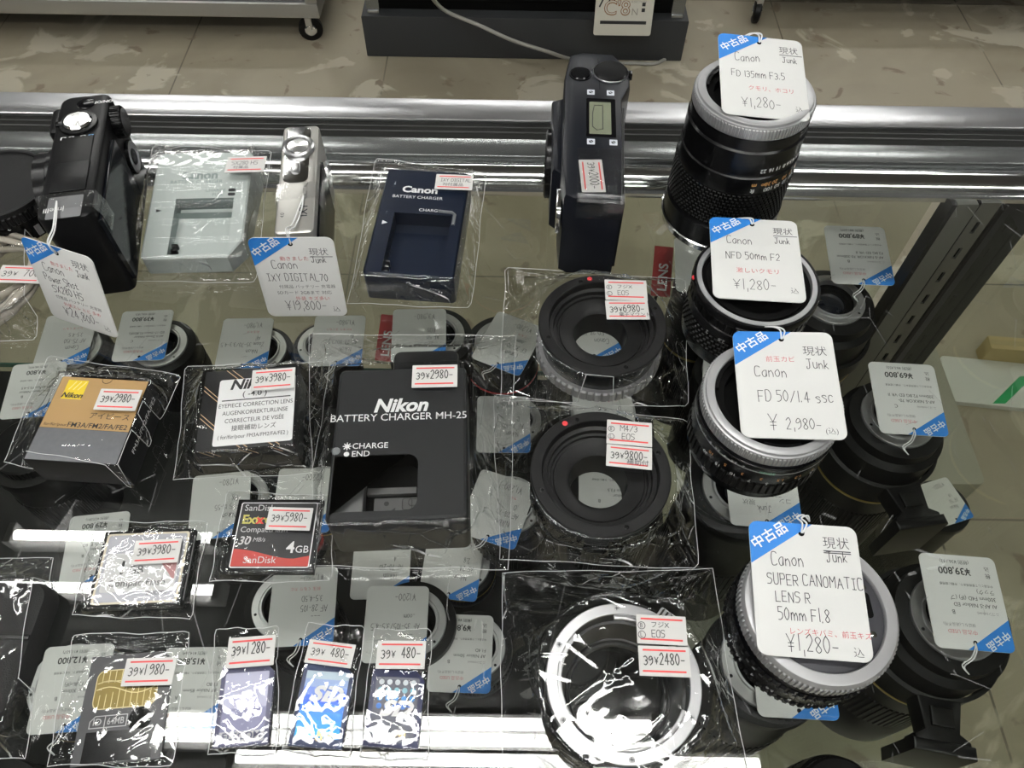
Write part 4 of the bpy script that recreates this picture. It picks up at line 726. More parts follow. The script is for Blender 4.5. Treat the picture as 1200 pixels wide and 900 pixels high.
for x, y, dx, dy in ((-.27, .49, .3, -.28), (-.21, .49, .3, -.28), (-.49, .3, .22, -.22), (-.49, .25, .22, -.22), (-.49, -.05, .22, -.22), (-.49, -.1, .22, -.22), (.1, .49, .1, -.1), (.15, .49, .1, -.1), (-.1, -.44, .06, -.05), (-.03, -.44, .06, -.05), (.23, -.44, .06, -.05), (.3, -.44, .06, -.05)): b.ribbon([(x * wd, y * ln), ((x + dx) * wd, (y + dy) * ln)], .35, 22.06, GL2)
for x in (-.45, -.38, -.06, .01, .26, .33): b.M = Matrix.Translation((x * wd, -ln / 2 - .06, 0)) @ Matrix.Rotation(R(90), 4, 'X'); b.ribbon([(0, 21.4), (5, 16)], .35, 0, GL2); b.M = None
b.build('box', t)
b = MB(); b.poly([rrect(wd * .82, ln * .82, 1.4, wd * .08, -ln * .045)], 22.1, PWHITE); b.build('label', t, smooth=False)
b = MB(); z = 22.2; cx = wd * .08; b.text('Nikon', cx - 3, ln * .235, 8.4, z, PRINT, al='C', bold=.035, shear=.25); b.text('( -4.0 )', cx - 1, ln * .135, 4.6, z, PRINT, al='C', bold=.006); b.ribbon([(cx - wd * .36, ln * .095), (cx + wd * .36, ln * .095)], .6, z, PRINT)
for k, s_ in enumerate(('EYEPIECE CORRECTION LENS', 'AUGENKORREKTURLINSE', 'CORRECTEUR DE VISÉE', '接眼補助レンズ', '( for/für/pour FM3A/FM2/FA/FE2 )')): b.text(s_, cx, ln * (.005 - .095 * k), 3.5 if k != 4 else 3.1, z, PRINT, al='C', sx=.8 if k != 3 else .9)
b.build('print', t, smooth=False)
bag('clear bag around the black carton with white label', [(218, 430), (388, 424), (366, 556), (205, 562)], [('p', rect_xy(ce, wd, ln, an), 22)], 7, amp=1.0, stickers=[dict(q=[(296, 434), (346, 431), (345, 455), (294, 458)], h=24.3, price='3980-')])
# memory cards
def card(label, q, h, bagq, st, price, seed, body, face, amp=.6, crump=.25):
    ce, wd, ln, an = goods(q, h); t = thing('memory_card', label, 'memory card', (ce.x, ce.y, 0), an); body(t, wd, ln, h); b = MB(); face(b, wd, ln, h + .1); b.build('label', t, smooth=False)
    bag('clear sleeve around the ' + label.split(',')[0], bagq, [('p', rect_xy(ce, wd, ln, an), h)], seed, N=64, amp=amp, gap=.5, crump=crump, stickers=[dict(q=st, h=h + 2.0, price=price)], group='clear sleeves on memory cards')
def cf_body(t, w, l, h): b = MB(); b.box(-w / 2, w / 2, -l / 2, l / 2, 0, h, BLK, .5); b.box(-w / 2 - .02, w / 2 + .02, -l / 2 + 3, l / 2 - 3, h * .35, h * .65, STEEL); b.build('shell', t)
def cf_face(b, w, l, z):
    b.poly([rrect(w * .92, l * .92, 1.6)], z, mat('cream_line', (.62, .56, .42), .5)); b.poly([rrect(w * .87, l * .87, 1.2)], z + .05, mat('grey_metal_label', (.34, .34, .37), .35, .5)); b.poly([rrect(w * .8, l * .5, 1, 0, -l * .06)], z + .1, mat('pale_label', (.56, .56, .56), .4)); b.poly([[(w * .1, l * .19), (w * .38, l * .19), (w * .38, -l * .2), (w * .28, -l * .05)]], z + .12, mat('faded_red', (.45, .22, .22), .5))
    b.text('1', -w * .22, -l * .08, 9, z + .2, PRINT, bold=.02, al='L'); b.text('GB', -w * .13, -l * .08, 5.4, z + .2, DGREY, al='L'); b.text('CompactFlash', -w * .32, -l * .24, 4.6, z + .2, PRINT, al='L'); b.text('ELECOM', w * .22, -l * .36, 2.4, z + .2, PRINT, al='C')
card('grey compact flash card with cream border, third row by the left', [(122, 622), (226, 620), (212, 712), (103, 710)], 5, [(112, 612), (244, 612), (224, 726), (84, 722)], [(159, 633), (213, 632), (209, 660), (154, 661)], '3980-', 31, cf_body, cf_face, 1.1, .5)
def sdk_face(b, w, l, z):
    b.poly([rrect(w * .9, l * .9, 1)], z, PWHITE); b.poly([rrect(w * .875, l * .875, .8)], z + .05, mat('black_label', (.02, .02, .022), .35)); q = [(-w * .4375, -l * .43), (w * .4375, -l * .43)]
    for k in range(21): u = 1 - k / 20; q.append(((u - .5) * w * .875, l * (-.20 - .13 * math.sin(min(u / .8, 1) * 1.57) ** 2 + .04 * max(0, u - .8) / .2)))
    b.poly([q], z + .1, mat('card_red', (.50, .045, .035), .4)); LG = mat('light_grey_print', (.6, .6, .6), .5)
    b.text('SanDisk', -w * .4, l * .33, 4.6, z + .2, LG, al='L'); b.text('Extreme', -w * .4, l * .15, 6.4, z + .2, mat('card_gold', (.55, .5, .12), .4), bold=.03, al='L'); b.text('x', -w * .245, l * .15, 6.4, z + .22, REDDOT, bold=.03, al='L'); b.text('CompactFlash', -w * .4, l * .03, 4.0, z + .2, LG, al='L'); b.text('30', -w * .4, -l * .14, 5.8, z + .2, LG, shear=.2, bold=.02, al='L'); b.text('MB/s', -w * .235, -l * .1, 3, z + .2, LG, shear=.2, al='L'); b.text('4', w * .16, -l * .25, 8, z + .2, PWHITE, bold=.02, al='L'); b.text('GB', w * .27, -l * .25, 5, z + .2, PWHITE, al='L'); b.text('SanDisk', -w * .3, -l * .39, 4.8, z + .2, LG, al='L')
card('black and red compact flash card, beside the large charger', [(280, 584), (377, 586), (368, 671), (262, 669)], 5, [(266, 576), (392, 582), (388, 682), (246, 682)], [(316, 594), (367, 596), (363, 623), (311, 620)], '5980-', 32, cf_body, sdk_face, .9, .4)
def sm_body(t, w, l, h):
    b = MB(); b.slab([(-w / 2, -l / 2), (w / 2, -l / 2), (w / 2, l / 2 - 5), (w / 2 - 5, l / 2), (-w / 2, l / 2)], 0, h, mat('slate_card', (.085, .085, .09), .45), .15); b.build('shell', t)
    b = MB(); GD = mat('gold_contact', (.16, .12, .035), .3, .8); GO = mat('gold_outline', (.55, .47, .27), .35, .6); cx, cy = -w * .02, l * .17; ww, hh = w * .74, l * .37
    b.poly([rrect(ww, hh, 3.4, cx, cy)], h + .08, GO); b.poly([rrect(ww - .8, hh - .8, 3.0, cx, cy)], h + .12, GD)
    n = 10
    for k in range(1, n): x = cx - ww / 2 + ww * k / n; b.ribbon([(x, cy - hh / 2 + .6), (x, cy - hh * .05 - hh * .09 * math.sin(k * .62 + .9))], .3, h + .16, GO); (b.ribbon([(x, cy + hh / 2 - .6), (x, cy + hh * .17)], .3, h + .16, GO) if k < 6 else None)
    b.ribbon([(cx - ww / 2 + 1 + ww * .092 * k, cy - hh * .04 + hh * .1 * math.sin(k * .62 + .4)) for k in range(11)], .4, h + .17, GO); b.ribbon([(cx - ww / 2 + 1 + ww * .092 * k, cy + hh * .12 + hh * .1 * math.sin(k * .62 + .4)) for k in range(11)], .4, h + .17, GO); b.ribbon([(cx - ww * .38, cy + hh * .2), (cx + ww * .1, cy + hh * .2)], .4, h + .17, GO)
    b.build('contact_pad', t, smooth=False); b = MB(); b.disc(w * .2, -l * .13, w * .135, h + .08, CAV, 32); b.build('seal_spot', t, smooth=False)
def sm_face(b, w, l, z):
    LG = mat('light_grey_print'); x0, x1, y0, y1 = -w * .37, w * .05, -l * .18, -l * .075
    b.ribbon([(x0, y0), (x1, y0), (x1, y1), (x0 + 2, y1), (x0, y1 - 2), (x0, y0)], .35, z + .05, LG); b.ribbon([(x0 + w * .17, y0), (x0 + w * .17, y1)], .35, z + .05, LG); b.text('ID', x0 + w * .085, y0 + 1.1, 3.8, z + .05, LG, al='C', bold=.005); b.text('64MB', x0 + w * .295, y0 + 1.1, 3.8, z + .05, LG, al='C', sx=.8, bold=.005)
    b.poly([rrect(w * .78, l * .27, .3, 0, -l * .35)], z, BLKG)
    for x, y in ((-.26, -.27), (.02, -.29), (.28, -.26)): b.disc(x * w, y * l, .7, z + .1, DGREY, 10)
card('thin slate memory card with gold contact pad, nearest left corner', [(105, 765), (198, 768), (194, 893), (88, 893)], 1, [(86, 744), (222, 741), (202, 899), (56, 897)], [(149, 770), (206, 772), (202, 805), (143, 802)], '1980-', 33, sm_body, sm_face, .9, .15)
def sd_body(col, nm):
    def f(t, w, l, h): b = MB(); b.slab([(-w / 2, -l / 2), (w / 2, -l / 2), (w / 2, l / 2 - 4), (w / 2 - 4, l / 2), (-w / 2, l / 2)], 0, h, mat(nm, col, .35), .3); b.box(-w / 2 - .02, -w / 2 + 1, l * .1, l * .22, .4, h - .3, PWHITE, .1); b.build('shell', t)
    return f
def elecom_face(b, w, l, z): VL = mat('violet_label', (.17, .17, .27), .35, .3); b.poly([rrect(w * .82, l * .86, .8, 0, -l * .04)], z, VL); b.poly([rrect(w * .82, l * .44, .6, 0, l * .17)], z + .05, mat('violet_pale', (.30, .30, .40), .3, .3)); b.poly([rrect(w * .82, l * .13, .2, 0, -l * .39)], z + .05, mat('label_silver', (.50, .50, .52), .4)); b.text('ELECOM', 0, -l * .42, 3.9, z + .12, mat('violet_ink', (.07, .07, .14), .5), al='C', bold=.02, sx=1.1)
SDQ = lambda b, x, y, s, z, m: (b.text('S', x - s * .32, y, s, z, m, al='C', bold=.05, shear=.35, sx=1.25), b.text('D', x + s * .42, y, s, z, m, al='C', bold=.05, shear=.35, sx=1.25), b.ribbon([(x + s * .1, y + s * .55), (x + s * .75, y + s * .42)], s * .07, z + .04, mat('sd_cut', (.03, .13, .55), .4)))
def sd8_face(b, w, l, z):
    n = 8
    for k in range(n): c0 = Vector((.30, .38, .45)).lerp(Vector((.01, .08, .55)), min(1, k / 3)) if k < 4 else Vector((.01, .08, .55)).lerp(Vector((.0, .30, .62)), (k - 3) / 5); b.poly([rrect(w * .84, l * .105, .1, 0, l * (.36 - .1 * k))], z + .01 * k, mat('blue_band_%d' % k, tuple(c0), .3, .2))
    SDQ(b, 0, l * .05, 8.4, z + .2, PWHITE); b.text('8', -w * .02, -l * .42, 6.6, z + .2, GOLDP, al='L', bold=.03, shear=.2); b.text('MB', w * .14, -l * .4, 3.2, z + .2, GOLDP, al='L', bold=.02, shear=.2)
def sd64_face(b, w, l, z):
    b.poly([rrect(w * .82, l * .84, .8, 0, -l * .02)], z, mat('indigo_label', (.045, .05, .085), .3))
    for j in range(4):
        for i in range(5): b.disc((i - 2) * w * .15, l * (.33 - .105 * j), w * .052, z + .06, mat('dot_%d' % j, ((.55, .6, .65), (.2, .45, .55), (.03, .25, .65), (.02, .16, .6))[j], .3), 10)
    SDQ(b, 0, -l * .1, 8.4, z + .2, PWHITE); b.text('64', -w * .26, -l * .37, 5, z + .2, GOLDP, al='L', bold=.02, shear=.2, sx=.9); b.text('MB', w * .06, -l * .37, 3.8, z + .2, GOLDP, al='L', bold=.02, shear=.2, sx=.9)
NVB = (.025, .03, .09)
card('violet grey SD card, leftmost of the three small cards', [(257, 778), (320, 778), (316, 874), (254, 874)], 2.1, [(253, 738), (327, 735), (325, 884), (246, 884)], [(268, 747), (323, 745), (321, 780), (265, 783)], '1280-', 34, sd_body((.09, .09, .16), 'violet_shell'), elecom_face, 1.0, .35)
card('bright blue SD card, middle of the three small cards', [(357, 776), (414, 782), (402, 880), (338, 872)], 2.1, [(360, 731), (427, 735), (409, 888), (330, 880)], [(363, 748), (417, 757), (411, 784), (357, 776)], ' 480-', 35, sd_body((.035, .05, .12), 'navy_shell'), sd8_face, 1.0, .35)
card('dark indigo SD card with dotted label, rightmost of the three small cards', [(437, 783), (498, 787), (490, 878), (425, 874)], 2.1, [(438, 738), (505, 738), (501, 890), (421, 888)], [(443, 751), (500, 751), (497, 784), (440, 784)], ' 480-', 36, sd_body(NVB, 'indigo_shell'), sd64_face, 1.0, .35)
# lens mount adapters
def screws(b, r, z, n, m, a0=0, rr=1.15):
    for k in range(n):
        a = a0 + 2 * math.pi * k / n; x, y = r * math.cos(a), r * math.sin(a); b.lathe([(0, z + .05), (rr * .8, z + .1), (rr, z)], m, 14, x, y); b.ribbon([(x - rr * .6, y), (x + rr * .6, y)], .25, z + .14, CAV); b.ribbon([(x, y - rr * .6), (x, y + rr * .6)], .25, z + .14, CAV)
def adapter(label, px, py, h, r, silver_base, holes):
    p = P(px, py, h); t = thing('mount_adapter', label, 'lens adapter', (p.x, p.y, 0)); FACE = mat('adapter_black', (.012, .012, .0125), .4, spec=.3)
    b = MB(); b.lathe([(r, h - 2.4), (r, h - .5), (r - .5, h), (r * .84, h), (r * .83, h - .5)], FACE, 110); screws(b, r * .9, h, 4, BLKM, R(20)); b.build('flange', t)
    b = MB(); b.lathe([(r * .83, h - .4), (r * .82, h - 4.5), (r * .76, h - 5), (r * .75, h - 7.4), (r * .71, h - 7.6), (r * .70, h - 9), (r * .665, h - 9.2), (r * .655, h - 8.6), (holes + 1.6, h - 9.4), (holes, h - 10.6), (holes - .4, h - 17), (holes - .8, 1.2)], FACE, 96); b.build('inner_tube', t)
    b = MB(); b.lathe([(r - .3, h - 2.3), (r - 1.6, h - 3), (r - 2, 14), (r - 2.6, 9.4)], BLKM, 96); b.build('barrel', t)
    b = MB()
    if silver_base: b.knurl(r + .6, 1.2, 9.4, 56, 1.1, SIL, .7); b.lathe([(r - 3, 9.3), (r - .4, 9.5)], SIL, 96); b.lathe([(r - .5, 1.2), (r - 4, 0), (holes, .4)], SIL, 96)
    else: b.knurl(r - .4, 1.2, 10, 46, 1.2, BLKM, .7); b.lathe([(r - 3, 9.8), (r - 1.4, 10)], BLKM, 96); b.lathe([(r - 1.5, 1.2), (r - 4, 0), (holes, .4)], BLKM, 96)
    b.build('grip_ring', t); b = MB(); a = R(100 if silver_base else 122); b.lathe([(0, h + .2), (1.1, h + .15), (1.4, h)], REDDOT, 16, r * .92 * math.cos(a), r * .92 * math.sin(a)); b.build('red_dot', t); return p
ra = adapter('black mount adapter with silver knurled base ring, farthest of three adapters', 706, 378, 27, 34.6, True, 14.6)
bag('clear bag around the adapter with the silver base ring', [(592, 314), (803, 328), (806, 478), (586, 470)], [('c', ra.x, ra.y, 35.6, 27)], 8, N=110, amp=1.2, stickers=[dict(q=[(709, 328), (757, 329), (759, 352), (709, 352)], h=29.4, notes=[('B', -.4, .12, .2, 'o'), ('フジX', -.2, .08, .22, 'k'), ('L', -.4, -.2, .2, 'o'), ('EOS', -.2, -.26, .22, 'p')]), dict(q=[(709, 352.6), (759, 352.6), (761, 374), (711, 375)], h=29.4, price='6980-', notes=[('電子マウント付', -.2, -.32, .22, 'k')])])
rb = adapter('all black mount adapter, middle of three adapters', 704, 552, 28, 33.4, False, 14.2)
bag('clear bag around the all black adapter', [(578, 462), (806, 494), (818, 668), (586, 656)], [('c', rb.x, rb.y, 34.4, 28)], 9, N=110, amp=1.3, stickers=[dict(q=[(711, 491), (764, 497), (764, 524), (711, 520)], h=30.4, notes=[('B', -.4, .12, .2, 'o'), ('M4/3', -.2, .06, .24, 'p'), ('L', -.4, -.2, .2, 'o'), ('EOS', -.16, -.28, .24, 'p')]), dict(q=[(711, 521), (764, 525), (764, 552), (710, 545)], h=30.4, price='9800-', notes=[('補助付', -.05, -.34, .3, 'k')])])
p = P(731, 797, 26); t = thing('mount_adapter', 'wide adapter with bright silver flange, nearest of three adapters', 'lens adapter', (p.x, p.y, 0)); r = 31.8; h = 26
FLN = mat('satin_flange', (.50, .50, .51), .36, .9, aniso=.6)
b = MB(); b.lathe([(r - .2, h - 3), (r, h - 2.4), (r, h - .4), (r - .4, h), (r - 4.6, h), (r - 4.8, h - 1.2)], FLN, 110); screws(b, r - 2.3, h, 6, SIL, R(92), 1.3); b.lathe([(0, h + .2), (1, h + .2), (1.4, h)], SIL, 14, (r - 2.4) * math.cos(R(62)), (r - 2.4) * math.sin(R(62))); b.build('flange', t)
b = MB()
for a0, da in ((15, 80), (135, 80), (255, 80)):
    o = [((r - 4.7) * math.cos(R(a0 + da * k / 12)), (r - 4.7) * math.sin(R(a0 + da * k / 12))) for k in range(13)]; o += [((r - 6.6) * math.cos(R(a0 + da * (12 - k) / 12)), (r - 6.6) * math.sin(R(a0 + da * (12 - k) / 12))) for k in range(13)]; b.slab(o, h - 3, h - 1, FLN, .2)
b.build('bayonet_tab', t)
b = MB(); b.lathe([(r - 4.6, h - 1), (r - 4.9, h - 9), (r - 6, h - 9.4), (r - 8.6, 8), (r - 9, 5), (22, 4.4), (21.6, 2.4), (20.6, 2.2), (20.2, .3)], mat('satin_black', (.012, .012, .013), .28, spec=.6), 110); b.build('inner_tube', t)
b = MB(); b.lathe([(r - .3, h - 2.8), (r - 1, h - 4), (r - 1.4, 14), (r + .2, 13.4)], BLKM, 96); b.knurl(r + .9, 3, 13.4, 44, 1.2, BLKM, .72); b.lathe([(r - .4, 3.2), (r - 4, 0), (20.3, .3)], BLKM, 96); b.build('grip_ring', t)
b = MB(); b.M = Matrix.Rotation(R(52), 4, 'Z') @ Matrix.Translation((r + .6, 0, h - 5)); b.slab(rrect(7, 8.5, 1), 0, 4.6, SIL, .6)
for k in range(4): b.box(-3, 3, -3.6 + 2 * k, -2.7 + 2 * k, 4.5, 5, CHR, .2)
b.build('release_lever', t)
bag('clear bag around the silver-flanged adapter', [(588, 671), (834, 668), (876, 912), (588, 912)], [('c', p.x, p.y, 34.5, 26), ('c', p.x + 21, p.y + 27, 6, 26)], 10, N=120, amp=1.2, stickers=[dict(q=[(745, 719), (803, 724), (806, 757), (747, 754)], h=28.3, notes=[('B', -.4, .12, .2, 'o'), ('フジX', -.2, .08, .24, 'k'), ('L', -.4, -.2, .2, 'o'), ('EOS', -.2, -.26, .24, 'p')]), dict(q=[(748, 757.6), (807, 757.6), (810, 794), (749, 792)], h=28.3, price='2480-')])
# cord in a bag and black cloth item at the left edge
t = thing('coiled_cord', 'beige cord coiled in a clear bag at the left edge', 'cord', P(6, 335, 0)); b = MB(); rnd = random.Random(5); pts = []
for k in range(90):
    a = k * .42; rr = 24 + 4 * math.sin(k * .7) + rnd.uniform(-1, 1); pts.append((rr * math.cos(a) * .9, rr * math.sin(a) * 1.25, 3 + 10 * (k / 90) + 1.5 * math.sin(a * 2 + k * .05)))
b.tube(pts, 2.0, mat('beige_cord', (.47, .43, .36), .7), 8); b.build('cord', t, smooth='all'); pc = P(6, 335, 0)
bag('clear bag around the coiled beige cord', [(-90, 290), (45, 284), (44, 400), (-130, 402)], [('c', pc.x, pc.y, 34, 15)], 12, N=80, amp=1.3, crump=.6, stickers=[dict(q=[(4, 306), (49, 318), (47, 337), (-1, 326)], h=17.3, price=' 700')])
t = thing('black_pouch', 'black folded pouch in a clear bag at the left front edge', 'pouch', P(-15, 770, 0)); pc = P(-15, 770, 0)
b = MB(); b.slab(rrect(50, 62, 9), 0, 14, mat('black_cloth', (.012, .012, .012), .8, bump=(1800, .6)), 6, 2); b.build('pouch', t); b = MB(); b.box(-24, 24, 4, 6, 13.8, 14.5, BLKM, .2); b.build('zip', t)
bag('clear bag around the black pouch', [(-110, 655), (62, 655), (30, 890), (-150, 890)], [('p', rect_xy(pc, 50, 62, 0), 14)], 13, N=90, amp=1.4, crump=.4)

# ================================================================== lenses and tags on the glass shelf under the counter top
MNT = mat('mount_chrome', (.56, .56, .56), .34, .75); UB = mat('lens_black', (.006, .006, .0065), .3, spec=.25); UBS = mat('lens_black_satin', (.007, .007, .007), .42, spec=.2)
SPOT = []
def under_lens(label, x, y, ztop, r, rm=24.5, big=False, foot=None, ring=None, cap=False, base=-300, group=None, rough=False):
    """a lens standing front-down on the shelf, mount up; r: barrel radius, rm: mount radius"""
    if base == -300: x = min(x, (298 if y + r > 392 else 332) - r * 1.1); y = min(y, 468 - r * 1.1)
    SPOT.append((x, y, r)); z0 = base + 2.2 if x < 140 and base == -300 else base + .3; h = ztop - z0; t = thing('camera_lens', label, 'camera lens', (x, y, z0), group=group)
    rt = max(rm + 3.5, r * .86) if big else r
    b = MB()
    if big: b.lathe([(r * 1.04, 0), (r * 1.06, 1), (r * 1.06, h * .22), (r, h * .25), (r, h * .62), (r * .99, h * .66)], UB, 72)
    else: b.lathe([(r * .98, 0), (r, 1), (r, h * .25)], UB, 64)
    b.lathe([(r * .9, 0), (0, .5)], CAV, 40); b.build('front_barrel', t)
    b = MB()
    if big: b.knurl(r + .9, h * .28, h * .52, 70, 1.0, RUB); br = b.build('zoom_ring', t)
    else: b.lathe([(r - .2, h * .24), (r - .2, h * .62)], RUB, 64); b.knurl(r + .6, h * .27, h * .6, 60, .9, RUB); br = b.build('zoom_ring', t)
    b = MB(); zb = h * (.64 if big else .61)
    b.lathe([(r * .97, zb), (r * .99, zb + 1), (r * .97 if big else r * .96, h - 16 if h > 40 else h - 9), (rt, h - 12 if h > 40 else h - 6), (rt - .8, h - 4), (rm + 2, h - 2.5), (rm + .3, h - 2.2)], UBS, 72); b.build('rear_barrel', t)
    if ring: b = MB(); b.lathe([(r + .1, zb - 2), (r + .35, zb - 1.2), (r + .35, zb + .4), (r + .1, zb + 1)], ring, 72); b.build('colour_ring', t)
    if cap:
        b = MB(); b.knurl(rm + 4, h - 4, h + 6, 48, .8, BLK); b.lathe([(rm + 3.6, h + 5.8), (rm + 2, h + 7), (0, h + 7)], BLK, 64); b.build('rear_cap', t); return t
    b = MB(); b.lathe([(rm + .3, h - 2.6), (rm + .2, h - .5), (rm - .2, h), (rm * .80, h), (rm * .79, h - .8), (rm * .75, h - .8), (rm * .745, h + 1.8), (rm * .70, h + 1.8), (rm * .69, h - 3)], MNT, 72); screws(b, rm * .9, h, 3, DGREY, R(200), 1.1); b.build('mount_ring', t)
    b = MB(); b.lathe([(rm * .7, h - 2.4), (rm * .66, h - 6), (rm * .5, h - 8), (rm * .46, h - 5), (rm * .44, h - 6.5), (0, h - 6.5)], CAV, 48); b.build('mount_cavity', t)
    b = MB(); b.lathe([(rm * .44, h - 6), (rm * .25, h - 4.8), (0, h - 4.4)], ELEM, 36); b.build('rear_element', t)
    if foot is not None:
        b = MB(); zc = h * .72; b.lathe([(r + .2, zc), (r + 3, zc + 1), (r + 3, zc + 15), (r + .2, zc + 16)], UBS, 72); col = b.build('tripod_collar', t)
        b = MB(); b.M = Matrix.Rotation(foot, 4, 'Z'); b.slab([(r, -14), (r + 20, -11), (r + 24, -17), (r + 33, -17), (r + 33, 17), (r + 24, 17), (r + 20, 11), (r, 14)], zc - 2, zc + 16, UB, 2, 2); b.box(r + 6, r + 18, -7, 7, zc + 15, zc + 18, RUB, 1); b.slab([(r + 26, -19), (r + 34, -19), (r + 34, 19), (r + 26, 19)], zc - 34, zc + 17, UB, 2, 2)
        b.build('tripod_foot', col); b = MB(); b.M = Matrix.Rotation(foot - R(95), 4, 'Z') @ Matrix.Translation((r + 2, 0, zc + 8)) @ Matrix.Rotation(R(90), 4, 'Y'); b.knurl(8, 0, 10, 22, .8, BLK); b.lathe([(7.5, 9.8), (6, 10.6), (0, 10.6)], BLK, 30); b.build('lock_knob', col)
    return t
def printed(price, net, name, grade, note='中古品として使用感あり、外観に使用感', extra=None):
    k = [('中古品 USED', -19, -23.5 + 37, 3.6, RED)] if False else []
    k += [('中古品 USED', -3, 17.5, 3.6, RED), ('保証なし(返品不可)', -3, 13.6, 2.6, INK), ('ニコン(nikon)', -19, 6.0, 2.6, INK), (grade, 8, 5.6, 4.2, PRINT)]
    for i, n in enumerate(name): k.append((n, -19, 1 - i * 4.3, 3.9, PRINT))
    k += [(note, -19, -11, 2.1, PRINT), ('税', -19, -18, 3.8, PRINT), ('込', -19, -22.3, 3.8, PRINT), (price, -7, -20.8, 7.0, PRINT), ('(税別 ' + net + ')', -7, -25.6, 3.4, PRINT)]
    return k
def under_tag(label, px, py, z, yaw, hand=(), kanji=(), tilt=(0, 0), seed=0, string=True, wl=(48, 58)):
    p = P(px, py, z); st = [(-.5, 29, .6), (2, 34, -1), (7, 38, -3), (4, 42, -5)] if string else None
    return price_tag(label, p, (R(tilt[0]), R(tilt[1]), R(yaw)), wl[0], wl[1], hand, kanji, st, flip=True, seed=seed)
REDC = mat('red_card', (.42, .05, .05), .5)
HN = lambda a, b_, c, price, red='': ([(a, -13, 8, 4.6, 0), (b_, -18, 0, 4.4, 0), (c, -14, -7, 4.0, 0), (price, -14, -23, 5.4, 0)], ([(red, -12, -13.5, 3.4, RED)] if red else []))
# the three big tele lenses on the right
t27 = under_tag('printed tag marked 89,800 yen under the glass, farthest of the three right-hand lenses', 1006, 299, -97, -3.5, kanji=printed('¥89,800', '¥81,637', ['AF-S NIKKOR 70-200mm', 'F2.8G ED VR II'], 'B'), tilt=(6, -2), seed=1)
t28 = under_tag('printed tag marked 69,800 yen under the glass, middle of the three right-hand lenses', 1063, 467, -110, -3, kanji=printed('¥69,800', '¥63,455', ['AF-S NIKKOR 70-', '200mm F2.8G ED VR II'], 'C'), tilt=(6, 0), seed=2)
t29 = under_tag('printed tag marked 39,800 yen under the glass, nearest of the three right-hand lenses', 1131, 705, -112, -3, kanji=printed('¥39,800', '¥36,182', ['AI AF-S Nikkor ED', '300mm F4D (IF) (ブ', 'ラック)'], 'B'), tilt=(5, 2), seed=3)
p = P(985, 332, -112); p.x, p.y = 253, 400; under_lens('farthest big black telephoto lens under the glass, by the slotted upright', p.x, p.y, -112, 40, 25, True, R(-112), mat('gold_ring', (.5, .38, .12), .35, .8))
p = P(1053, 487, -124); under_lens('middle big black telephoto lens under the glass at right, foot toward the viewer', p.x, p.y, -124, 40, 26, True, R(-80), mat('gold_ring'))
p = P(1120, 722, -126); under_lens('nearest big black telephoto lens under the glass at the lower right', p.x, p.y, -126, 42, 27, True, R(-100), mat('gold_ring'))
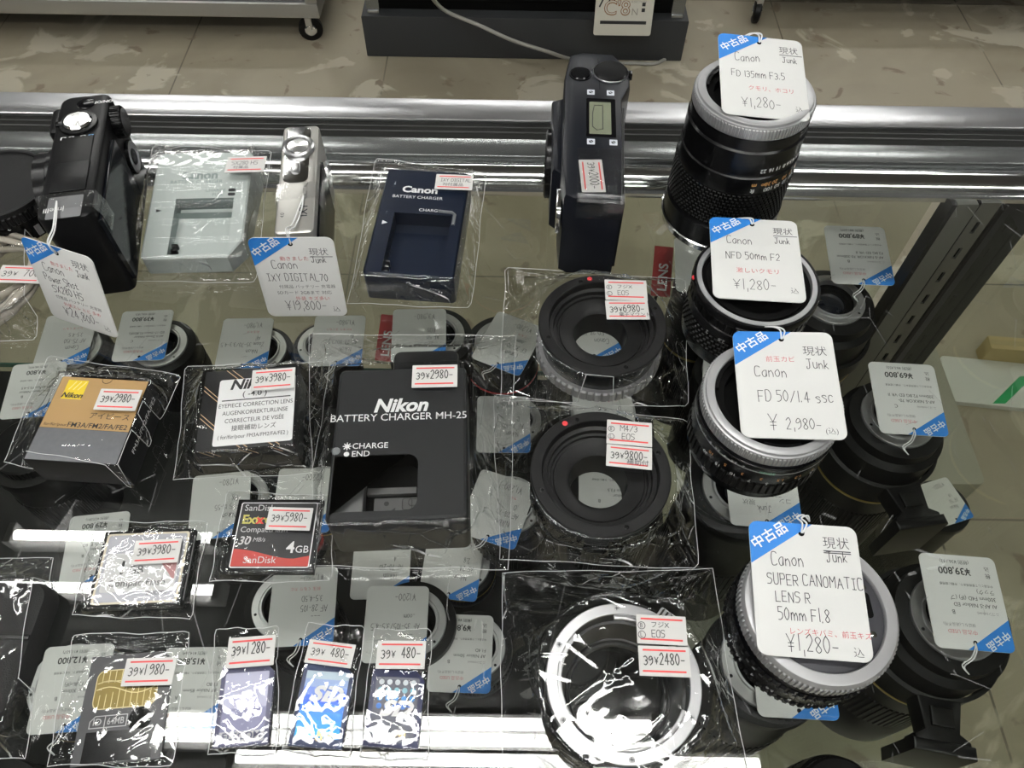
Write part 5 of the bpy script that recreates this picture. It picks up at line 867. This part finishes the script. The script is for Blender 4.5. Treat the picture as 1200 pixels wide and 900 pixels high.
# further tags: label, px, py, z, yaw, hand, kanji ; then the lens: dx, dy from the tag's point, r, rm
rows = [
 ('hand-lettered tag under the glass, half hidden by the black camera\'s 24,800 yen tag', 78, 398, -232, 5, HN('Canon', 'AF 75-150', '3.5-4.5', '1,980-', 'レンズ くもり'), 1, (8, -6, 31, 24), 'black lens under the glass below the tag of the black digital camera'),
 ('printed tag marked 39,800 yen under the glass, below the pale grey charger', 168, 393, -226, 5, ([], printed('¥39,800', '¥36,182', ['AF-S Zoom Nikkor', 'ED 17-35mm F2.8D(IF)'], 'C')), 0, (16, -4, 33, 25), 'black lens under the glass below the pale grey charger'),
 ('printed tag marked 9,800 yen under the glass, showing left of the gold carton', 40, 457, -230, 7, ([], printed('¥9,800', '¥8,909', ['AI AF-S Zoom Nikkor', 'ED 24-85mm F3.5-4.5'], 'B')), 0, (4, 6, 32, 24), 'black lens under the glass behind the gold carton, by the left edge'),
 ('hand-lettered tag under the glass, left of the one below the slim silver camera', 287, 402, -235, 3, HN('Nikon', 'Zoom 35-70/3.3-4.5', 'AF', '¥1,980-', '前玉キズ'), 2, (14, -2, 31, 25), 'black lens with bright mount under the glass, behind the white-labelled carton'),
 ('hand-lettered tag under the glass, just below the 19,800 yen tag', 396, 399, -226, 2, HN('Nikon', 'AF 28-80/3.5', 'G', '¥1,980-', 'カビあり 玉くもり'), 3, (-14, 0, 30, 24), 'black lens with bright mount under the glass below the 19,800 yen tag'),
 ('hand-lettered tag with a red line under the glass, behind the charcoal charger\'s plug', 491, 393, -192, 3, HN('SIGMA', 'AF 50', 'EOS', '¥3,980-'), 4, (14, 4, 34, 26), 'black lens under the glass behind the charcoal charger\'s plug'),
 ('hand-lettered tag turned slantwise under the glass, behind the farthest adapter bag', 596, 402, -205, -24, HN('Canon', 'EF 35-70', 'zoom', '¥1,280-', 'くもり'), 5, (-6, 4, 34, 25), 'black lens with red ring under the glass between charger and farthest adapter'),
 ('hand-lettered tag under the glass, between the charcoal charger and the all black adapter', 590, 497, -242, 1, HN('Nikon', 'AF 35-105', 'D', '¥1,980-'), 6, (10, 8, 31, 24), 'black lens under the glass right of the charcoal charger, level with its logo'),
 ('hand-lettered tag slanting under the glass, by the lower right of the charcoal charger', 583, 596, -214, -18, HN('Nikon', 'AF 28-70', 'D', '¥1,280-', 'カビ'), 7, (10, 6, 33, 25), 'black lens under the glass by the lower right of the charcoal charger'),
 ('tag with two red lines under the glass, behind the black and red memory card', 258, 592, -236, 8, HN('Nikon', 'AF-S 18-55', 'DX', '¥1280-'), 8, (12, 8, 32, 25), 'black lens under the glass behind the black and red memory card'),
 ('tag with red sticker lines under the glass, left of the charcoal charger\'s bay', 356, 586, -236, 2, HN('Nikon', 'AF 35-80', 'D', '¥2200-'), 9, (12, 10, 30, 24), 'black lens under the glass left of the charcoal charger\'s bay'),
 ('printed tag ending 9,800 yen under the glass, behind the grey memory card', 112, 641, -245, 8, ([], printed('¥29,800', '¥27,091', ['AF Zoom-Nikkor', 'ED 80-200mm F2.8D'], 'B')), 0, (-6, 8, 30, 22), 'black lens under the glass behind the grey memory card'),
 ('hand-lettered tag with red notes under the glass, above the bright blue card', 355, 710, -212, 4, HN('ニコン', 'AF 28-105', '3.5-4.5D', '¥1,980-', '前玉 くもり カビ'), 10, (-13, 2, 33, 26), 'black lens with bright mount at its left, under the glass above the blue card'),
 ('hand-lettered tag marked 1,200 yen under the glass, behind the rightmost SD card', 464, 731, -238, 1, HN('ニコン', 'AF 35-105/3.5-4.5', 'zoom', '¥1200-'), 11, (12, 3, 34, 26), 'black lens with bright mount at its right, under the glass behind the indigo card'),
 ('printed tag ending 2,800 yen under the glass, left of the slate memory card', 84, 806, -214, 5, ([], printed('¥12,800', '¥11,637', ['Ai Nikkor 300mm', '300mm F2.8D(IF)'], 'B')), 0, (-6, 4, 33, 27), 'black lens under the glass left of the slate memory card'),
 ('printed tag under the glass, right of the slate memory card', 224, 806, -246, 2, ([], printed('¥15,800', '¥14,364', ['AF Nikkor 85mm', 'F1.8D'], 'A')), 0, (10, 4, 31, 25), 'black lens under the glass right of the slate memory card'),
 ('printed tag with red and blue corner under the glass, left of the nearest adapter bag', 540, 765, -252, -1, ([], printed('¥9,800', '¥8,909', ['AF Nikkor 50mm', 'F1.4D'], 'B')), 0, (10, 6, 30, 24), 'black lens under the glass left of the nearest adapter bag'),
 ('dim tag with blue corner under the glass, just below the charcoal charger', 447, 662, -268, 2, HN('Nikon', 'AF 70-210', 'f4', '¥1980-'), 12, (0, 4, 28, 22), 'black lens under the glass just below the charcoal charger'),
 ('dim tag under the glass, below the charcoal charger\'s right corner', 530, 662, -266, -5, HN('Nikon', 'AF 24', '2.8', '¥9980-'), 13, (8, 2, 28, 23), 'black lens under the glass below the charcoal charger\'s right corner'),
 ('hand-lettered tag under the glass, seen through the farthest adapter', 694, 388, -150, 0, HN('Canon', 'New FD 28-85', 'F4', '¥1,280-'), 14, (4, 10, 36, 27), 'black lens under the glass below the farthest adapter'),
 ('printed tag under the glass, seen through the all black adapter', 716, 578, -165, -2, ([], printed('¥2,980', '¥2,709', ['AF-S Nikkor', '24-120mm F3.5'], 'B')), 0, (6, 8, 37, 27), 'black lens under the glass below the all black adapter'),
 ('hand-lettered tag with blue corner under the glass, between the two black adapters', 708, 486, -172, 4, HN('Nikon', 'AF 28-200', 'D', '¥1,980-', 'くもり'), 15, (0, 6, 35, 26), 'black lens under the glass between the two black adapters'),
 ('tag with red lines under the glass, left of the short all black lens', 825, 312, -116, -4, HN('Canon', 'FD 70-210', 'F4', '¥980-'), 16, (8, -12, 32, 25), 'black lens under the glass left of the short all black lens'),
 ('printed tag showing two zeros under the glass, left of the third lens of the row', 858, 434, -165, -9, ([], printed('¥9,800', '¥8,909', ['AF-S Nikkor', '18-70mm'], 'B')), 0, (2, 2, 32, 25), 'black lens under the glass left of the third lens of the row'),
 ('hand-lettered tag with blue corner under the glass, just below the third lens of the row', 893, 571, -118, -3, ([('Junk', -4, 14, 4.4, 0), ('-----', -12, 5, 5, 0)], [('現状', 6, 10, 5, INK), ('コン', -18, 8, 5, INK)]), 17, (-12, 2, 38, 27), 'bright-mounted black lens under the glass, below the third lens of the row'),
 ('white tag with blue corner under the glass, showing below the nearest lens of the row', 928, 782, -128, -2, HN('Nikon', 'AF 80-200', 'F2.8', '¥9800-'), 18, (-13, 4, 38, 28), 'black lens under the glass below the nearest lens of the row'),
]
for k, (lab, px, py, z, yaw, txt, sd, (dx, dy, r, rm), llab) in enumerate(rows):
    under_tag(lab, px, py, z, yaw, txt[0], txt[1], seed=sd + 50, string=k % 2 == 0, tilt=(2, 1))
    p = P(px, py, z); zl = z - 3.5; rg = REDDOT if 'red ring' in llab else (mat('gold_ring') if k % 4 == 2 else None)
    under_lens(llab, p.x + dx, p.y + dy, zl, r, rm, False, None, rg)
# red cards standing among the lenses
for lab, px, py, z in (('red card with white letters under the glass, behind the charcoal charger\'s plug', 453, 396, -215), ('red card with white letters under the glass, left of the short all black lens', 776, 318, -132)):
    p = P(px, py, z); t = thing('red_card', lab, 'card', p, 0, rot=(R(24), 0, R(-6))); b = MB(); b.slab(rrect(16, 44, 1), -.4, .4, REDC, .1); b.build('card', t); b = MB(); b.text('LENS', 0, -14, 11, .5, PWHITE, R(90), al='L', bold=.02, sx=.8) if False else b.text('LENS', 4.5, -17, 11, .5, PWHITE, R(90), al='L', bold=.02); b.build('lettering', t, smooth=False)
    b = MB(); b.M = Euler((R(24), 0, R(-6))).to_matrix().to_4x4().inverted(); b.box(-1.2, 1.2, -1.2, 1.2, -298 - z + 1.2 if px < 700 else -298 - z, -6, BLKM); b.build('stand', t)
# plain black lenses filling the shelf between the tagged ones
fill = [(-390, 300, -190, 34), (-255, 345, -215, 36), (-170, 375, -208, 34), (-330, 150, -215, 36), (-240, 110, -200, 37), (-230, 215, -222, 36), (-30, 60, -205, 36), (60, 75, -225, 34), (50, 160, -240, 34), (-150, 60, -232, 34), (210, 330, -190, 36), (215, 215, -190, 34), (225, 60, -225, 30), (40, 420, -235, 32), (-330, 40, -200, 36)]
wh = ['left of the gold carton', 'behind the gold carton', 'below the slim silver camera', 'below the 3,980 yen grey card', 'below the slate memory card\'s upper corner', 'between the two cartons', 'below the indigo SD card', 'below the nearest adapter', 'below the all black adapter\'s near side', 'below the blue SD card', 'behind the 69,800 yen tag', 'between the third and nearest lens of the row', 'right of the nearest lens of the row', 'below the film camera', 'near the lower left corner']
for (x, y, z, r), wd in zip(fill, wh):
    r = min([r] + [math.hypot(x - a, y - b_) - c * 1.08 - 3 for a, b_, c in SPOT])
    if r > 27: under_lens('capped black lens under the glass, ' + wd, x, y, z - 7, r, min(23, r - 5), cap=True)
# neighbour beyond the side glass
p = P(1106, 590, -520); under_lens('black lens beyond the side glass with a small slanted tag on it', p.x, p.y, -523, 36, 24, base=-820.3)
under_tag('small dim tag with blue corner beyond the side glass', 1106, 588, -519, 18, HN('Nikon', 'AF 50', '1.8', '¥9800-'), (), seed=77, string=False) if False else under_tag('small dim tag with blue corner beyond the side glass', 1106, 588, -519, 18, *HN('Nikon', 'AF 50', '1.8', '¥9800-'), seed=77, string=False)
